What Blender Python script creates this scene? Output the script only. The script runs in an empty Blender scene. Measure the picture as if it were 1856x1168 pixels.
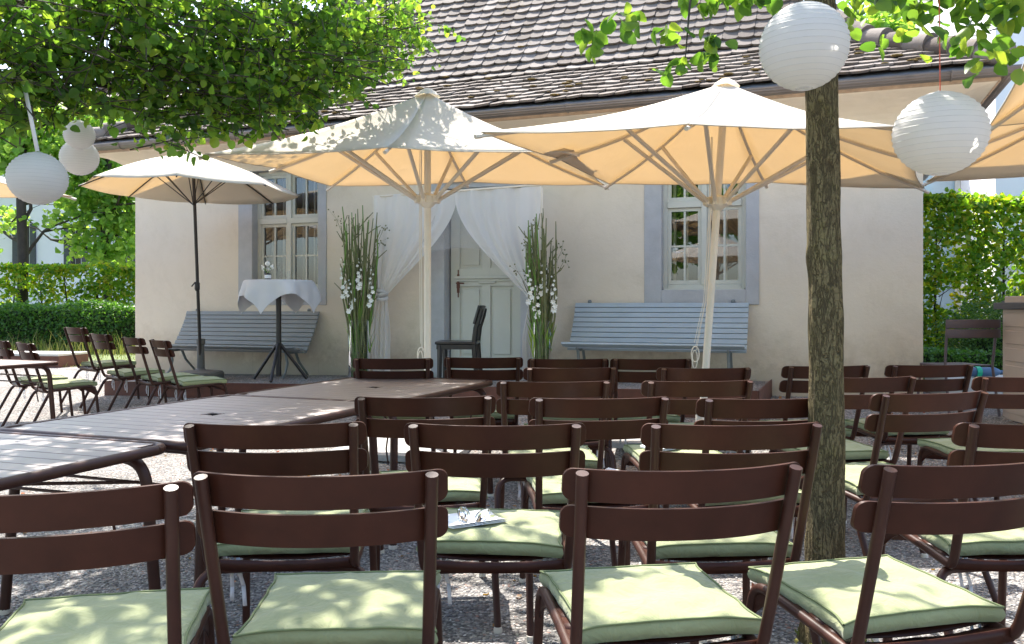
EXPO=1.78
import bpy, math, random
import numpy as np
from mathutils import Vector, Matrix, noise
R=math.radians; sin=math.sin; cos=math.cos; PI=math.pi
random.seed(7)
sc=bpy.context.scene
col=sc.collection
CH=1.22                      # camera height
F=1520.0                     # focal length in photo pixels
def at(px,py,Y):             # survey helper: picture ray at depth Y
    return Vector(((px-928)/F*Y, Y, CH-(py-556)/F*Y))
# ---------------------------------------------------------------- house frame
T=Vector((.9397,-.3420,0)); N=Vector((.3420,.9397,0)); C0=Vector((-5.21,11.6,0))
HL=9.84
def P(u,w,z): return C0+T*u-N*w+Vector((0,0,z))
def wu(px):                  # facade u under picture column px
    d=Vector(((px-928)/F,1,0)); a=C0.dot(N)/d.dot(N); return (d*a-C0).dot(T)
def wuo(px,w):               # the same on a plane w metres in front of the facade
    d=Vector(((px-928)/F,1,0)); Q=C0-N*w; a=Q.dot(N)/d.dot(N); return (d*a-Q).dot(T)
def sstep(a,b,x):
    t=max(0,min(1,(x-a)/(b-a))); return t*t*(3-2*t)
def gz(x,y):
    w=-((x-C0.x)*N.x+(y-C0.y)*N.y)
    return .20*sstep(3.1,1.3,w)+.10*sstep(1.3,0,w)+.008*noise.noise((x*.5,y*.5,0))*sstep(20,0,abs(y-5))
# ---------------------------------------------------------------- objects
def tag(o,label=None,cat=None,group=None,kind=None):
    if label: o['label']=label
    if cat: o['category']=cat
    if group: o['group']=group
    if kind: o['kind']=kind
    return o
def empty(name,loc=(0,0,0),rz=0,label=None,cat=None,group=None):
    o=bpy.data.objects.new(name,None); col.objects.link(o); o.location=loc; o.rotation_euler=(0,0,rz)
    o.empty_display_size=.1
    return tag(o,label,cat,group)
def copy_tree(o,parent=None):
    c=o.copy(); col.objects.link(c)
    if parent: c.parent=parent
    for ch in list(o.children): copy_tree(ch,c)
    return c
class MB:
    def __init__(s): s.v=[]; s.f=[]
    def add(s,vs,fs,M=None):
        n=len(s.v)
        s.v+= [tuple(M@Vector(v)) if M else tuple(v) for v in vs]
        s.f+= [tuple(i+n for i in f) for f in fs]; return s
    def box(s,c,d,M=None,rz=0,rx=0,ry=0):
        x,y,z=[k/2 for k in d]
        L=Matrix.Translation(Vector(c))@Matrix.Rotation(rz,4,'Z')@Matrix.Rotation(ry,4,'Y')@Matrix.Rotation(rx,4,'X')
        if M: L=M@L
        return s.add([(-x,-y,-z),(x,-y,-z),(x,y,-z),(-x,y,-z),(-x,-y,z),(x,-y,z),(x,y,z),(-x,y,z)],
            [(0,3,2,1),(4,5,6,7),(0,1,5,4),(1,2,6,5),(2,3,7,6),(3,0,4,7)],L)
    def fbox(s,u0,u1,w0,w1,z0,z1):      # box in facade coordinates
        vs=[P(u,w,z) for z in (z0,z1) for (u,w) in ((u0,w1),(u1,w1),(u1,w0),(u0,w0))]
        return s.add(vs,[(0,3,2,1),(4,5,6,7),(0,1,5,4),(1,2,6,5),(2,3,7,6),(3,0,4,7)])
    def tube(s,pts,r,n=8,cap=True,M=None,flat=1):
        pts=[Vector(p) for p in pts]; rs=r if isinstance(r,(list,tuple)) else [r]*len(pts)
        up=None; rings=[]
        for i,p in enumerate(pts):
            d=(pts[min(i+1,len(pts)-1)]-pts[max(i-1,0)]).normalized()
            if up is None:
                a=Vector((0,0,1)) if abs(d.z)<.9 else Vector((1,0,0)); up=(a-d*a.dot(d)).normalized()
            else: up=(up-d*up.dot(d)).normalized()
            q=d.cross(up)
            rings.append([p+(up*cos(2*PI*k/n)*flat+q*sin(2*PI*k/n))*rs[i] for k in range(n)])
        vs=[v for g in rings for v in g]; fs=[]
        for i in range(len(pts)-1):
            for k in range(n):
                a=i*n+k; b=i*n+(k+1)%n; fs.append((a,b,b+n,a+n))
        if cap: fs.append(tuple(range(n-1,-1,-1))); fs.append(tuple((len(pts)-1)*n+k for k in range(n)))
        return s.add(vs,fs,M)
    def lathe(s,prof,c=(0,0,0),n=24,M=None,cap=False):
        vs=[];fs=[]
        for (r,z) in prof:
            for k in range(n): vs.append((c[0]+r*cos(2*PI*k/n),c[1]+r*sin(2*PI*k/n),c[2]+z))
        for i in range(len(prof)-1):
            for k in range(n):
                a=i*n+k;b=i*n+(k+1)%n; fs.append((a,b,b+n,a+n))
        if cap: fs.append(tuple(range(n-1,-1,-1))); fs.append(tuple((len(prof)-1)*n+k for k in range(n)))
        return s.add(vs,fs,M)
    def grid(s,fn,nu,nv,M=None,closeu=False):
        vs=[tuple(fn(i/nu,j/nv)) for j in range(nv+1) for i in range(nu+1)]
        fs=[(j*(nu+1)+i,j*(nu+1)+i+1,(j+1)*(nu+1)+i+1,(j+1)*(nu+1)+i) for j in range(nv) for i in range(nu)]
        return s.add(vs,fs,M)
    def sph(s,c,r,n=10,m=7,sc_=(1,1,1)):
        vs=[];fs=[]
        for j in range(m+1):
            a=PI*j/m
            for k in range(n): vs.append((c[0]+r*sc_[0]*sin(a)*cos(2*PI*k/n),c[1]+r*sc_[1]*sin(a)*sin(2*PI*k/n),c[2]+r*sc_[2]*cos(a)))
        for j in range(m):
            for k in range(n): fs.append((j*n+k,(j+1)*n+k,(j+1)*n+(k+1)%n,j*n+(k+1)%n))
        return s.add(vs,fs)
    def build(s,name,mat,parent=None,smooth=True,ang=38,bevel=0,solid=0,subsurf=0,loc=None):
        me=bpy.data.meshes.new(name); me.from_pydata(s.v,[],s.f); me.update()
        if smooth: me.shade_smooth(); me.set_sharp_from_angle(angle=R(ang))
        if mat: me.materials.append(mat)
        o=bpy.data.objects.new(name,me); col.objects.link(o)
        if parent: o.parent=parent
        if loc is not None: o.location=loc
        if solid: m=o.modifiers.new('s','SOLIDIFY'); m.thickness=solid; m.offset=0
        if bevel: m=o.modifiers.new('b','BEVEL'); m.width=bevel; m.segments=2; m.limit_method='ANGLE'; m.angle_limit=R(40)
        if subsurf: m=o.modifiers.new('ss','SUBSURF'); m.levels=subsurf; m.render_levels=subsurf
        return o
def rounded(pts,r,k=5):          # round the corners of a polyline
    pts=[Vector(p) for p in pts]; out=[pts[0]]
    for i in range(1,len(pts)-1):
        a,b,c=pts[i-1],pts[i],pts[i+1]
        ra=min(r,(a-b).length*.45,(c-b).length*.45)
        p0=b+(a-b).normalized()*ra; p1=b+(c-b).normalized()*ra
        for j in range(k+1):
            t=j/k; out.append(p0*(1-t)**2+b*2*t*(1-t)+p1*t*t)
    out.append(pts[-1]); return out
# ---------------------------------------------------------------- materials
def nt(name):
    m=bpy.data.materials.new(name); m.use_nodes=True; t=m.node_tree; b=t.nodes['Principled BSDF']; return m,t,b
def nd(t,ty,**k):
    n=t.nodes.new(ty)
    for a,v in k.items():
        if a in n.inputs: n.inputs[a].default_value=v
        else: setattr(n,a,v)
    return n
def ramp(t,fac,stops):
    r=t.nodes.new('ShaderNodeValToRGB'); e=r.color_ramp.elements
    while len(e)<len(stops): e.new(.5)
    for i,(p,c) in enumerate(stops): e[i].position=p; e[i].color=(*c,1) if len(c)==3 else c
    t.links.new(fac,r.inputs[0]); return r
def simple(name,c,rough=.6,var=.12,scale=6,bump=0,bscale=60,metal=0,spec=.5,coat=0,obj=True,randv=0,specks=False):
    m,t,b=nt(name)
    tc=nd(t,'ShaderNodeTexCoord'); no=nd(t,'ShaderNodeTexNoise',Scale=scale,Detail=6.0,Roughness=.65)
    t.links.new(tc.outputs['Object'],no.inputs['Vector'])
    lo=tuple(max(0,x*(1-var)) for x in c); hi=tuple(min(1,x*(1+var)) for x in c)
    r=ramp(t,no.outputs['Fac'],[(.3,lo),(.7,hi)]); outc=r.outputs[0]
    if randv:
        oi=nd(t,'ShaderNodeObjectInfo'); mp=nd(t,'ShaderNodeMapRange'); mp.inputs['To Min'].default_value=1-randv; mp.inputs['To Max'].default_value=1+randv
        t.links.new(oi.outputs['Random'],mp.inputs['Value']); h=nd(t,'ShaderNodeHueSaturation'); t.links.new(mp.outputs[0],h.inputs['Value']); t.links.new(outc,h.inputs['Color']); outc=h.outputs[0]
    if specks:
        n9=nd(t,'ShaderNodeTexNoise',Scale=95.0,Detail=5.0,Roughness=.75); t.links.new(tc.outputs['Object'],n9.inputs['Vector'])
        k9=ramp(t,n9.outputs['Fac'],[(.69,(0,0,0)),(.74,(.55,.55,.55))]); m9=nd(t,'ShaderNodeMixRGB'); t.links.new(k9.outputs[0],m9.inputs[0]); t.links.new(outc,m9.inputs[1]); m9.inputs[2].default_value=(.16,.11,.09,1); outc=m9.outputs[0]
    t.links.new(outc,b.inputs['Base Color'])
    b.inputs['Roughness'].default_value=rough; b.inputs['Metallic'].default_value=metal
    b.inputs['Specular IOR Level'].default_value=spec; b.inputs['Coat Weight'].default_value=coat; b.inputs['Coat Roughness'].default_value=.42; b.inputs['Coat IOR'].default_value=1.65 if coat else 1.5
    if bump:
        n2=nd(t,'ShaderNodeTexNoise',Scale=bscale,Detail=4.0); t.links.new(tc.outputs['Object'],n2.inputs['Vector'])
        bp=nd(t,'ShaderNodeBump',Strength=bump,Distance=.01); t.links.new(n2.outputs['Fac'],bp.inputs['Height']); t.links.new(bp.outputs[0],b.inputs['Normal'])
    return m
def leafmat(name,cols,trans=.5,rough=.45,tcol=None,spec=.35):
    m,t,b=nt(name); out=t.nodes['Material Output']
    g=nd(t,'ShaderNodeNewGeometry'); r=ramp(t,g.outputs['Random Per Island'],[(i/(len(cols)-1),c) for i,c in enumerate(cols)])
    t.links.new(r.outputs[0],b.inputs['Base Color']); b.inputs['Roughness'].default_value=rough; b.inputs['Specular IOR Level'].default_value=spec
    tr=nd(t,'ShaderNodeBsdfTranslucent'); h=nd(t,'ShaderNodeMixRGB',blend_type='MULTIPLY'); h.inputs[0].default_value=1
    t.links.new(r.outputs[0],h.inputs[1]); h.inputs[2].default_value=(*(tcol or (3.8,3.5,1.0)),1)
    t.links.new(h.outputs[0],tr.inputs['Color'])
    mx=nd(t,'ShaderNodeMixShader'); mx.inputs[0].default_value=trans
    t.links.new(b.outputs[0],mx.inputs[1]); t.links.new(tr.outputs[0],mx.inputs[2]); t.links.new(mx.outputs[0],out.inputs['Surface']); return m
def clothmat(name,c,tcol,trans=.45,transp=0,rough=.8,weave=1200,bump=.15):
    m,t,b=nt(name); out=t.nodes['Material Output']
    tc=nd(t,'ShaderNodeTexCoord'); no=nd(t,'ShaderNodeTexNoise',Scale=3.0,Detail=5.0); t.links.new(tc.outputs['Object'],no.inputs['Vector'])
    r=ramp(t,no.outputs['Fac'],[(.3,tuple(x*.93 for x in c)),(.7,c)])
    t.links.new(r.outputs[0],b.inputs['Base Color']); b.inputs['Roughness'].default_value=rough; b.inputs['Specular IOR Level'].default_value=.2
    n2=nd(t,'ShaderNodeTexNoise',Scale=9.0,Detail=3.0); t.links.new(tc.outputs['Object'],n2.inputs['Vector'])
    bp=nd(t,'ShaderNodeBump',Strength=bump,Distance=.02); t.links.new(n2.outputs['Fac'],bp.inputs['Height']); t.links.new(bp.outputs[0],b.inputs['Normal'])
    tr=nd(t,'ShaderNodeBsdfTranslucent'); tr.inputs['Color'].default_value=(*tcol,1)
    mx=nd(t,'ShaderNodeMixShader'); mx.inputs[0].default_value=trans
    t.links.new(b.outputs[0],mx.inputs[1]); t.links.new(tr.outputs[0],mx.inputs[2]); last=mx.outputs[0]
    if transp:
        tp=nd(t,'ShaderNodeBsdfTransparent'); m2=nd(t,'ShaderNodeMixShader'); m2.inputs[0].default_value=transp
        t.links.new(last,m2.inputs[1]); t.links.new(tp.outputs[0],m2.inputs[2]); last=m2.outputs[0]
    t.links.new(last,out.inputs['Surface']); return m
M={}
M['brown']=simple('brown_powder_coat',(.050,.0155,.0088),.40,.22,9,.05,700,spec=.22,randv=.14,specks=True)
M['brownrough']=simple('brown_tube',(.050,.0185,.012),.4,.2,9,.04,500,spec=.3,randv=.14,specks=True)
M['table']=simple('brown_table_top',(.135,.070,.046),.5,.14,3,.03,600,spec=1.0,coat=1.0)
M['cap']=simple('foot_plastic',(.6,.55,.48),.6)
M['cream']=simple('cream_metal',(.74,.67,.56),.45,.05)
M['canvas']=clothmat('parasol_canvas',(.80,.77,.69),(.82,.65,.41),.40,bump=.35)
M['hem']=simple('canvas_hem',(.52,.45,.36),.8)
M['rib']=simple('rib_metal',(.60,.53,.44),.45,.05)
M['darkmetal']=simple('dark_metal',(.018,.014,.013),.4,.15)
M['greyplastic']=simple('grey_base',(.11,.105,.095),.6,.1,bump=.1)
M['bench_blue']=simple('bench_blue_paint',(.36,.42,.46),.5,.08,3,.1,80)
M['bench_grey']=simple('bench_grey_paint',(.235,.25,.25),.5,.08,3,.1,80)
M['iron']=simple('bench_iron',(.16,.18,.18),.5,.1)
M['white']=clothmat('white_cloth',(.80,.79,.80),(.7,.7,.75),.25)
M['tulle']=clothmat('tulle',(.90,.88,.85),(.90,.88,.86),.42,.15)
M['veil']=clothmat('fine_veil',(.80,.80,.80),(.8,.8,.82),.4,.80)
M['paper']=clothmat('lantern_paper',(.80,.78,.76),(.75,.72,.68),.45,rough=.7)
M['wire']=simple('lantern_wire',(.62,.60,.58),.5)
M['sheet']=simple('white_paper',(.82,.83,.86),.5,.02)
M['ribbon']=simple('white_ribbon',(.75,.75,.78),.5,.03)
M['black']=simple('black_lacquer',(.012,.012,.013),.3,.2)
M['stem_dark']=simple('twig_bark',(.15,.16,.065),.7,.35,20)
M['stem_green']=simple('green_stem',(.11,.22,.03),.5,.3,15)
M['petal']=simple('white_petals',(.82,.83,.78),.6,.05)
M['door']=simple('door_paint',(.54,.54,.475),.5,.04,3,.08,40)
M['surround']=simple('grey_surround',(.415,.42,.43),.75,.08,7,.3,60)
M['frame']=simple('window_frame_paint',(.56,.56,.49),.5,.04)
M['zinc']=simple('gutter_metal',(.17,.145,.13),.42,.15,3,metal=.3)
M['zinc2']=simple('zinc_flashing',(.42,.43,.45),.35,.25,5,metal=.4)
M['wood']=simple('eave_wood',(.34,.24,.16),.6,.3,8)
M['corten']=simple('rusty_steel',(.11,.035,.02),.6,.35,5,.15,80)
M['slab']=simple('concrete_slab',(.36,.35,.34),.8,.15,8,.3,80)
M['stone']=simple('white_stone',(.55,.54,.50),.8,.1,8,.2,60)
M['shed']=simple('beige_plastic',(.50,.39,.31),.5,.05,3,.05,50)
M['lid']=simple('dark_lid',(.05,.045,.05),.4,.1)
M['plum']=simple('plum_grey_paint',(.085,.06,.07),.5,.1)
M['blue']=simple('blue_plastic',(.06,.13,.24),.5,.05)
M['green']=simple('green_band',(.01,.45,.25),.4,.05)
M['white_wall']=simple('white_render',(.80,.80,.80),.8,.04,.7,.1,20)
M['grey_wall']=simple('grey_panel',(.34,.34,.34),.7,.05,.6)
M['shutter']=simple('dark_shutter',(.06,.07,.075),.5,.1)
M['farroof']=simple('far_roof',(.16,.12,.10),.7,.3,4)
M['bark']=simple('bark_dark',(.045,.035,.028),.85,.3,8,.6,30)
M['redcord']=simple('red_ribbon',(.62,.10,.05),.5,.1)
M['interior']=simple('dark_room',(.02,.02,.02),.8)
M['mauer']=simple('dirt',(.08,.06,.04),.9)
# cushions
def cushionmat():
    m,t,b=nt('sage_cushion_fabric'); tc=nd(t,'ShaderNodeTexCoord')
    no=nd(t,'ShaderNodeTexNoise',Scale=5.0,Detail=6.0); t.links.new(tc.outputs['Object'],no.inputs['Vector'])
    r=ramp(t,no.outputs['Fac'],[(.3,(.265,.285,.145)),(.7,(.31,.33,.18))])
    oi=nd(t,'ShaderNodeObjectInfo'); mp=nd(t,'ShaderNodeMapRange'); mp.inputs['To Min'].default_value=.86; mp.inputs['To Max'].default_value=1.1
    t.links.new(oi.outputs['Random'],mp.inputs['Value']); h=nd(t,'ShaderNodeHueSaturation'); t.links.new(mp.outputs[0],h.inputs['Value']); t.links.new(r.outputs[0],h.inputs['Color'])
    t.links.new(h.outputs[0],b.inputs['Base Color']); b.inputs['Roughness'].default_value=.85; b.inputs['Sheen Weight'].default_value=.2; b.inputs['Specular IOR Level'].default_value=.2
    n2=nd(t,'ShaderNodeTexNoise',Scale=11.0,Detail=4.0,Distortion=1.6); t.links.new(tc.outputs['Object'],n2.inputs['Vector'])
    bp=nd(t,'ShaderNodeBump',Strength=.5,Distance=.02); t.links.new(n2.outputs['Fac'],bp.inputs['Height'])
    n3=nd(t,'ShaderNodeTexNoise',Scale=900.0,Detail=2.0); t.links.new(tc.outputs['Object'],n3.inputs['Vector'])
    b2=nd(t,'ShaderNodeBump',Strength=.15,Distance=.001); t.links.new(n3.outputs['Fac'],b2.inputs['Height']); t.links.new(bp.outputs[0],b2.inputs['Normal'])
    t.links.new(b2.outputs[0],b.inputs['Normal']); return m
M['cushion']=cushionmat(); M['piping']=simple('groove_shaded_piping',(.15,.18,.08),.85,.1)  # piping coloured darker to paint in the shadow groove along the seam
def gravelmat():
    m,t,b=nt('gravel'); tc=nd(t,'ShaderNodeTexCoord')
    v=nd(t,'ShaderNodeTexVoronoi',Scale=80.0,Randomness=1.0); t.links.new(tc.outputs['Object'],v.inputs['Vector'])
    v2=nd(t,'ShaderNodeTexVoronoi',Scale=45.0,Randomness=1.0); t.links.new(tc.outputs['Object'],v2.inputs['Vector'])
    sep=nd(t,'ShaderNodeSeparateColor'); t.links.new(v.outputs['Color'],sep.inputs[0])
    r=ramp(t,sep.outputs[0],[(0,(.13,.125,.13)),(.35,(.26,.25,.25)),(.7,(.40,.385,.37)),(.93,(.58,.56,.53)),(1,(.42,.24,.19))])
    no=nd(t,'ShaderNodeTexNoise',Scale=1.3,Detail=6.0,Roughness=.7); t.links.new(tc.outputs['Object'],no.inputs['Vector'])
    r2=ramp(t,no.outputs['Fac'],[(.35,(.62,.59,.56)),(.5,(.85,.84,.82)),(.65,(1.0,1.0,1.0))])
    mu=nd(t,'ShaderNodeMixRGB',blend_type='MULTIPLY'); mu.inputs[0].default_value=1; t.links.new(r.outputs[0],mu.inputs[1]); t.links.new(r2.outputs[0],mu.inputs[2])
    # colour darkens towards the gaps between stones
    dk=ramp(t,v.outputs['Distance'],[(.0,(1,1,1)),(.55,(.95,.95,.95)),(.85,(.45,.43,.42))])
    m3=nd(t,'ShaderNodeMixRGB',blend_type='MULTIPLY'); m3.inputs[0].default_value=1; t.links.new(mu.outputs[0],m3.inputs[1]); t.links.new(dk.outputs[0],m3.inputs[2])
    t.links.new(m3.outputs[0],b.inputs['Base Color']); b.inputs['Roughness'].default_value=.9
    ad=nd(t,'ShaderNodeMath',operation='ADD'); mm=nd(t,'ShaderNodeMath',operation='MULTIPLY'); mm.inputs[1].default_value=.8
    t.links.new(v2.outputs['Distance'],mm.inputs[0]); t.links.new(v.outputs['Distance'],ad.inputs[0]); t.links.new(mm.outputs[0],ad.inputs[1])
    bp=nd(t,'ShaderNodeBump',Strength=1.0,Distance=.012,invert=True); t.links.new(ad.outputs[0],bp.inputs['Height']); t.links.new(bp.outputs[0],b.inputs['Normal'])
    return m
M['gravel']=gravelmat()
def plaster():
    m,t,b=nt('old_plaster'); tc=nd(t,'ShaderNodeTexCoord')
    no=nd(t,'ShaderNodeTexNoise',Scale=.9,Detail=8.0,Roughness=.6); t.links.new(tc.outputs['Object'],no.inputs['Vector'])
    r=ramp(t,no.outputs['Fac'],[(.3,(.66,.575,.46)),(.7,(.74,.655,.535))])
    sp=nd(t,'ShaderNodeSeparateXYZ'); t.links.new(tc.outputs['Object'],sp.inputs[0])
    n2=nd(t,'ShaderNodeTexNoise',Scale=3.0,Detail=8.0,Roughness=.75); t.links.new(tc.outputs['Object'],n2.inputs['Vector'])
    a=nd(t,'ShaderNodeMath',operation='MULTIPLY_ADD'); t.links.new(n2.outputs['Fac'],a.inputs[0]); a.inputs[1].default_value=-1.1; t.links.new(sp.outputs['Z'],a.inputs[2])
    st=ramp(t,a.outputs[0],[(0,(.52,.47,.42)),(.12,(.75,.72,.68)),(.45,(1,1,1))])
    mu=nd(t,'ShaderNodeMixRGB',blend_type='MULTIPLY'); mu.inputs[0].default_value=.6; t.links.new(r.outputs[0],mu.inputs[1]); t.links.new(st.outputs[0],mu.inputs[2])
    n4=nd(t,'ShaderNodeTexNoise',Scale=1.7,Detail=9.0,Roughness=.8,Distortion=.6); t.links.new(tc.outputs['Object'],n4.inputs['Vector'])
    s4=ramp(t,n4.outputs['Fac'],[(.50,(1,1,1)),(.62,(.95,.945,.93)),(.76,(.84,.81,.78))])
    m4=nd(t,'ShaderNodeMixRGB',blend_type='MULTIPLY'); m4.inputs[0].default_value=1; t.links.new(mu.outputs[0],m4.inputs[1]); t.links.new(s4.outputs[0],m4.inputs[2])
    t.links.new(m4.outputs[0],b.inputs['Base Color']); b.inputs['Roughness'].default_value=.9
    n3=nd(t,'ShaderNodeTexNoise',Scale=14.0,Detail=8.0,Roughness=.7); t.links.new(tc.outputs['Object'],n3.inputs['Vector'])
    bp=nd(t,'ShaderNodeBump',Strength=.35,Distance=.02); t.links.new(n3.outputs['Fac'],bp.inputs['Height']); t.links.new(bp.outputs[0],b.inputs['Normal']); return m
M['plaster']=plaster()
def tilemat():
    m,t,b=nt('clay_tiles'); g=nd(t,'ShaderNodeNewGeometry'); tc=nd(t,'ShaderNodeTexCoord')
    r=ramp(t,g.outputs['Random Per Island'],[(0,(.085,.062,.048)),(.3,(.14,.112,.092)),(.7,(.18,.148,.125)),(1,(.23,.195,.17))])
    no=nd(t,'ShaderNodeTexNoise',Scale=2.2,Detail=8.0,Roughness=.75); t.links.new(tc.outputs['Object'],no.inputs['Vector'])
    k=ramp(t,no.outputs['Fac'],[(.56,(0,0,0)),(.66,(1,1,1))])
    n2=nd(t,'ShaderNodeTexNoise',Scale=28.0,Detail=4.0); t.links.new(tc.outputs['Object'],n2.inputs['Vector'])
    k2=ramp(t,n2.outputs['Fac'],[(.50,(0,0,0)),(.60,(1,1,1))])
    mm=nd(t,'ShaderNodeMath',operation='MULTIPLY'); t.links.new(k.outputs[0],mm.inputs[0]); t.links.new(k2.outputs[0],mm.inputs[1])
    mx=nd(t,'ShaderNodeMixRGB'); t.links.new(mm.outputs[0],mx.inputs[0]); t.links.new(r.outputs[0],mx.inputs[1]); mx.inputs[2].default_value=(.13,.085,.03,1)
    t.links.new(mx.outputs[0],b.inputs['Base Color']); b.inputs['Roughness'].default_value=.85
    bp=nd(t,'ShaderNodeBump',Strength=.3,Distance=.01); t.links.new(n2.outputs['Fac'],bp.inputs['Height']); t.links.new(bp.outputs[0],b.inputs['Normal']); return m
M['tile']=tilemat()
def barkmat():
    m,t,b=nt('fissured_bark'); tc=nd(t,'ShaderNodeTexCoord'); mp=nd(t,'ShaderNodeMapping'); mp.inputs['Scale'].default_value=(1,1,.24)
    t.links.new(tc.outputs['Object'],mp.inputs[0])
    def ridge(scale,width,src,det=3.0,dist=.6):
        n=nd(t,'ShaderNodeTexNoise',Scale=scale,Detail=det,Roughness=.5,Distortion=dist); t.links.new(src,n.inputs['Vector'])
        s_=nd(t,'ShaderNodeMath',operation='SUBTRACT'); t.links.new(n.outputs['Fac'],s_.inputs[0]); s_.inputs[1].default_value=.5
        a=nd(t,'ShaderNodeMath',operation='ABSOLUTE'); t.links.new(s_.outputs[0],a.inputs[0])
        d=nd(t,'ShaderNodeMath',operation='DIVIDE'); t.links.new(a.outputs[0],d.inputs[0]); d.inputs[1].default_value=width; d.use_clamp=True; return d.outputs[0]
    r1=ridge(40.0,.045,mp.outputs[0]); r2=ridge(80.0,.045,mp.outputs[0],3.0,.3); r3=ridge(40.0,.05,tc.outputs['Object'],2.0,.2)
    mn=nd(t,'ShaderNodeMath',operation='MINIMUM'); t.links.new(r1,mn.inputs[0]); t.links.new(r2,mn.inputs[1])
    k=nd(t,'ShaderNodeMath',operation='MULTIPLY_ADD'); t.links.new(r3,k.inputs[0]); k.inputs[1].default_value=.35; k.inputs[2].default_value=.65
    h=nd(t,'ShaderNodeMath',operation='MULTIPLY'); t.links.new(mn.outputs[0],h.inputs[0]); t.links.new(k.outputs[0],h.inputs[1])
    r=ramp(t,h.outputs[0],[(0,(.075,.058,.032)),(.3,(.125,.098,.050)),(.65,(.155,.122,.062)),(1,(.18,.143,.073))])
    n2=nd(t,'ShaderNodeTexNoise',Scale=6.0,Detail=7.0,Roughness=.7); t.links.new(tc.outputs['Object'],n2.inputs['Vector'])
    c2=ramp(t,n2.outputs['Fac'],[(.35,(.9,.87,.88)),(.55,(1,1,1)),(.72,(1.03,1.08,.86))])
    mu=nd(t,'ShaderNodeMixRGB',blend_type='MULTIPLY'); mu.inputs[0].default_value=1; t.links.new(r.outputs[0],mu.inputs[1]); t.links.new(c2.outputs[0],mu.inputs[2])
    t.links.new(mu.outputs[0],b.inputs['Base Color']); b.inputs['Roughness'].default_value=.92; b.inputs['Specular IOR Level'].default_value=.2
    bp=nd(t,'ShaderNodeBump',Strength=.9,Distance=.008); t.links.new(h.outputs[0],bp.inputs['Height'])
    n5=nd(t,'ShaderNodeTexNoise',Scale=120.0,Detail=4.0); t.links.new(tc.outputs['Object'],n5.inputs['Vector'])
    b2=nd(t,'ShaderNodeBump',Strength=.4,Distance=.004); t.links.new(n5.outputs['Fac'],b2.inputs['Height']); t.links.new(bp.outputs[0],b2.inputs['Normal']); t.links.new(b2.outputs[0],b.inputs['Normal']); return m
M['trunk']=barkmat()
def glassmat(name,refl,tint=(1,1,1),rough=.01):
    m,t,b=nt(name); out=t.nodes['Material Output']
    tp=nd(t,'ShaderNodeBsdfTransparent'); tp.inputs[0].default_value=(*tint,1)
    gl=nd(t,'ShaderNodeBsdfGlossy'); gl.inputs['Roughness'].default_value=rough; gl.inputs['Color'].default_value=(.95,.97,1,1)
    lw=nd(t,'ShaderNodeLayerWeight'); lw.inputs[0].default_value=refl
    mx=nd(t,'ShaderNodeMixShader'); t.links.new(lw.outputs['Fresnel'],mx.inputs[0]); t.links.new(tp.outputs[0],mx.inputs[1]); t.links.new(gl.outputs[0],mx.inputs[2])
    t.links.new(mx.outputs[0],out.inputs['Surface']); return m
M['glass']=glassmat('window_glass',.5)
M['vaseglass']=glassmat('vase_glass',.24,(.93,.97,.94))
M['plastic']=glassmat('clear_plastic',.16,(.97,.985,1),.15)
M['leaf_near']=leafmat('tree_leaf',[(.028,.07,.018),(.055,.125,.027),(.095,.18,.04),(.15,.215,.045)],.52,tcol=(3.5,3.2,1.1))
M['leaf_far']=leafmat('background_leaf',[(.09,.20,.04),(.15,.26,.065),(.23,.33,.09)],.55,tcol=(3.1,2.8,1.3))
M['leaf_beech']=leafmat('beech_hedge_leaf',[(.06,.14,.02),(.11,.21,.03),(.19,.28,.035),(.30,.27,.03)],.5,tcol=(2.9,2.9,.7))
M['leaf_dark']=leafmat('box_hedge_leaf',[(.03,.085,.02),(.05,.13,.03),(.075,.165,.04)],.3)
M['leaf_yew']=leafmat('yew_leaf',[(.03,.08,.025),(.06,.13,.04),(.09,.16,.05)],.3)
M['grassblade']=leafmat('grass_blade',[(.10,.16,.03),(.19,.22,.06),(.30,.28,.13)],.3,tcol=(1.6,1.5,.8))
M['lawn']=simple('lawn_soil',(.12,.16,.05),.9,.4,6,.5,40)
M['twig']=simple('twig',(.05,.042,.03),.8,.3)
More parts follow.
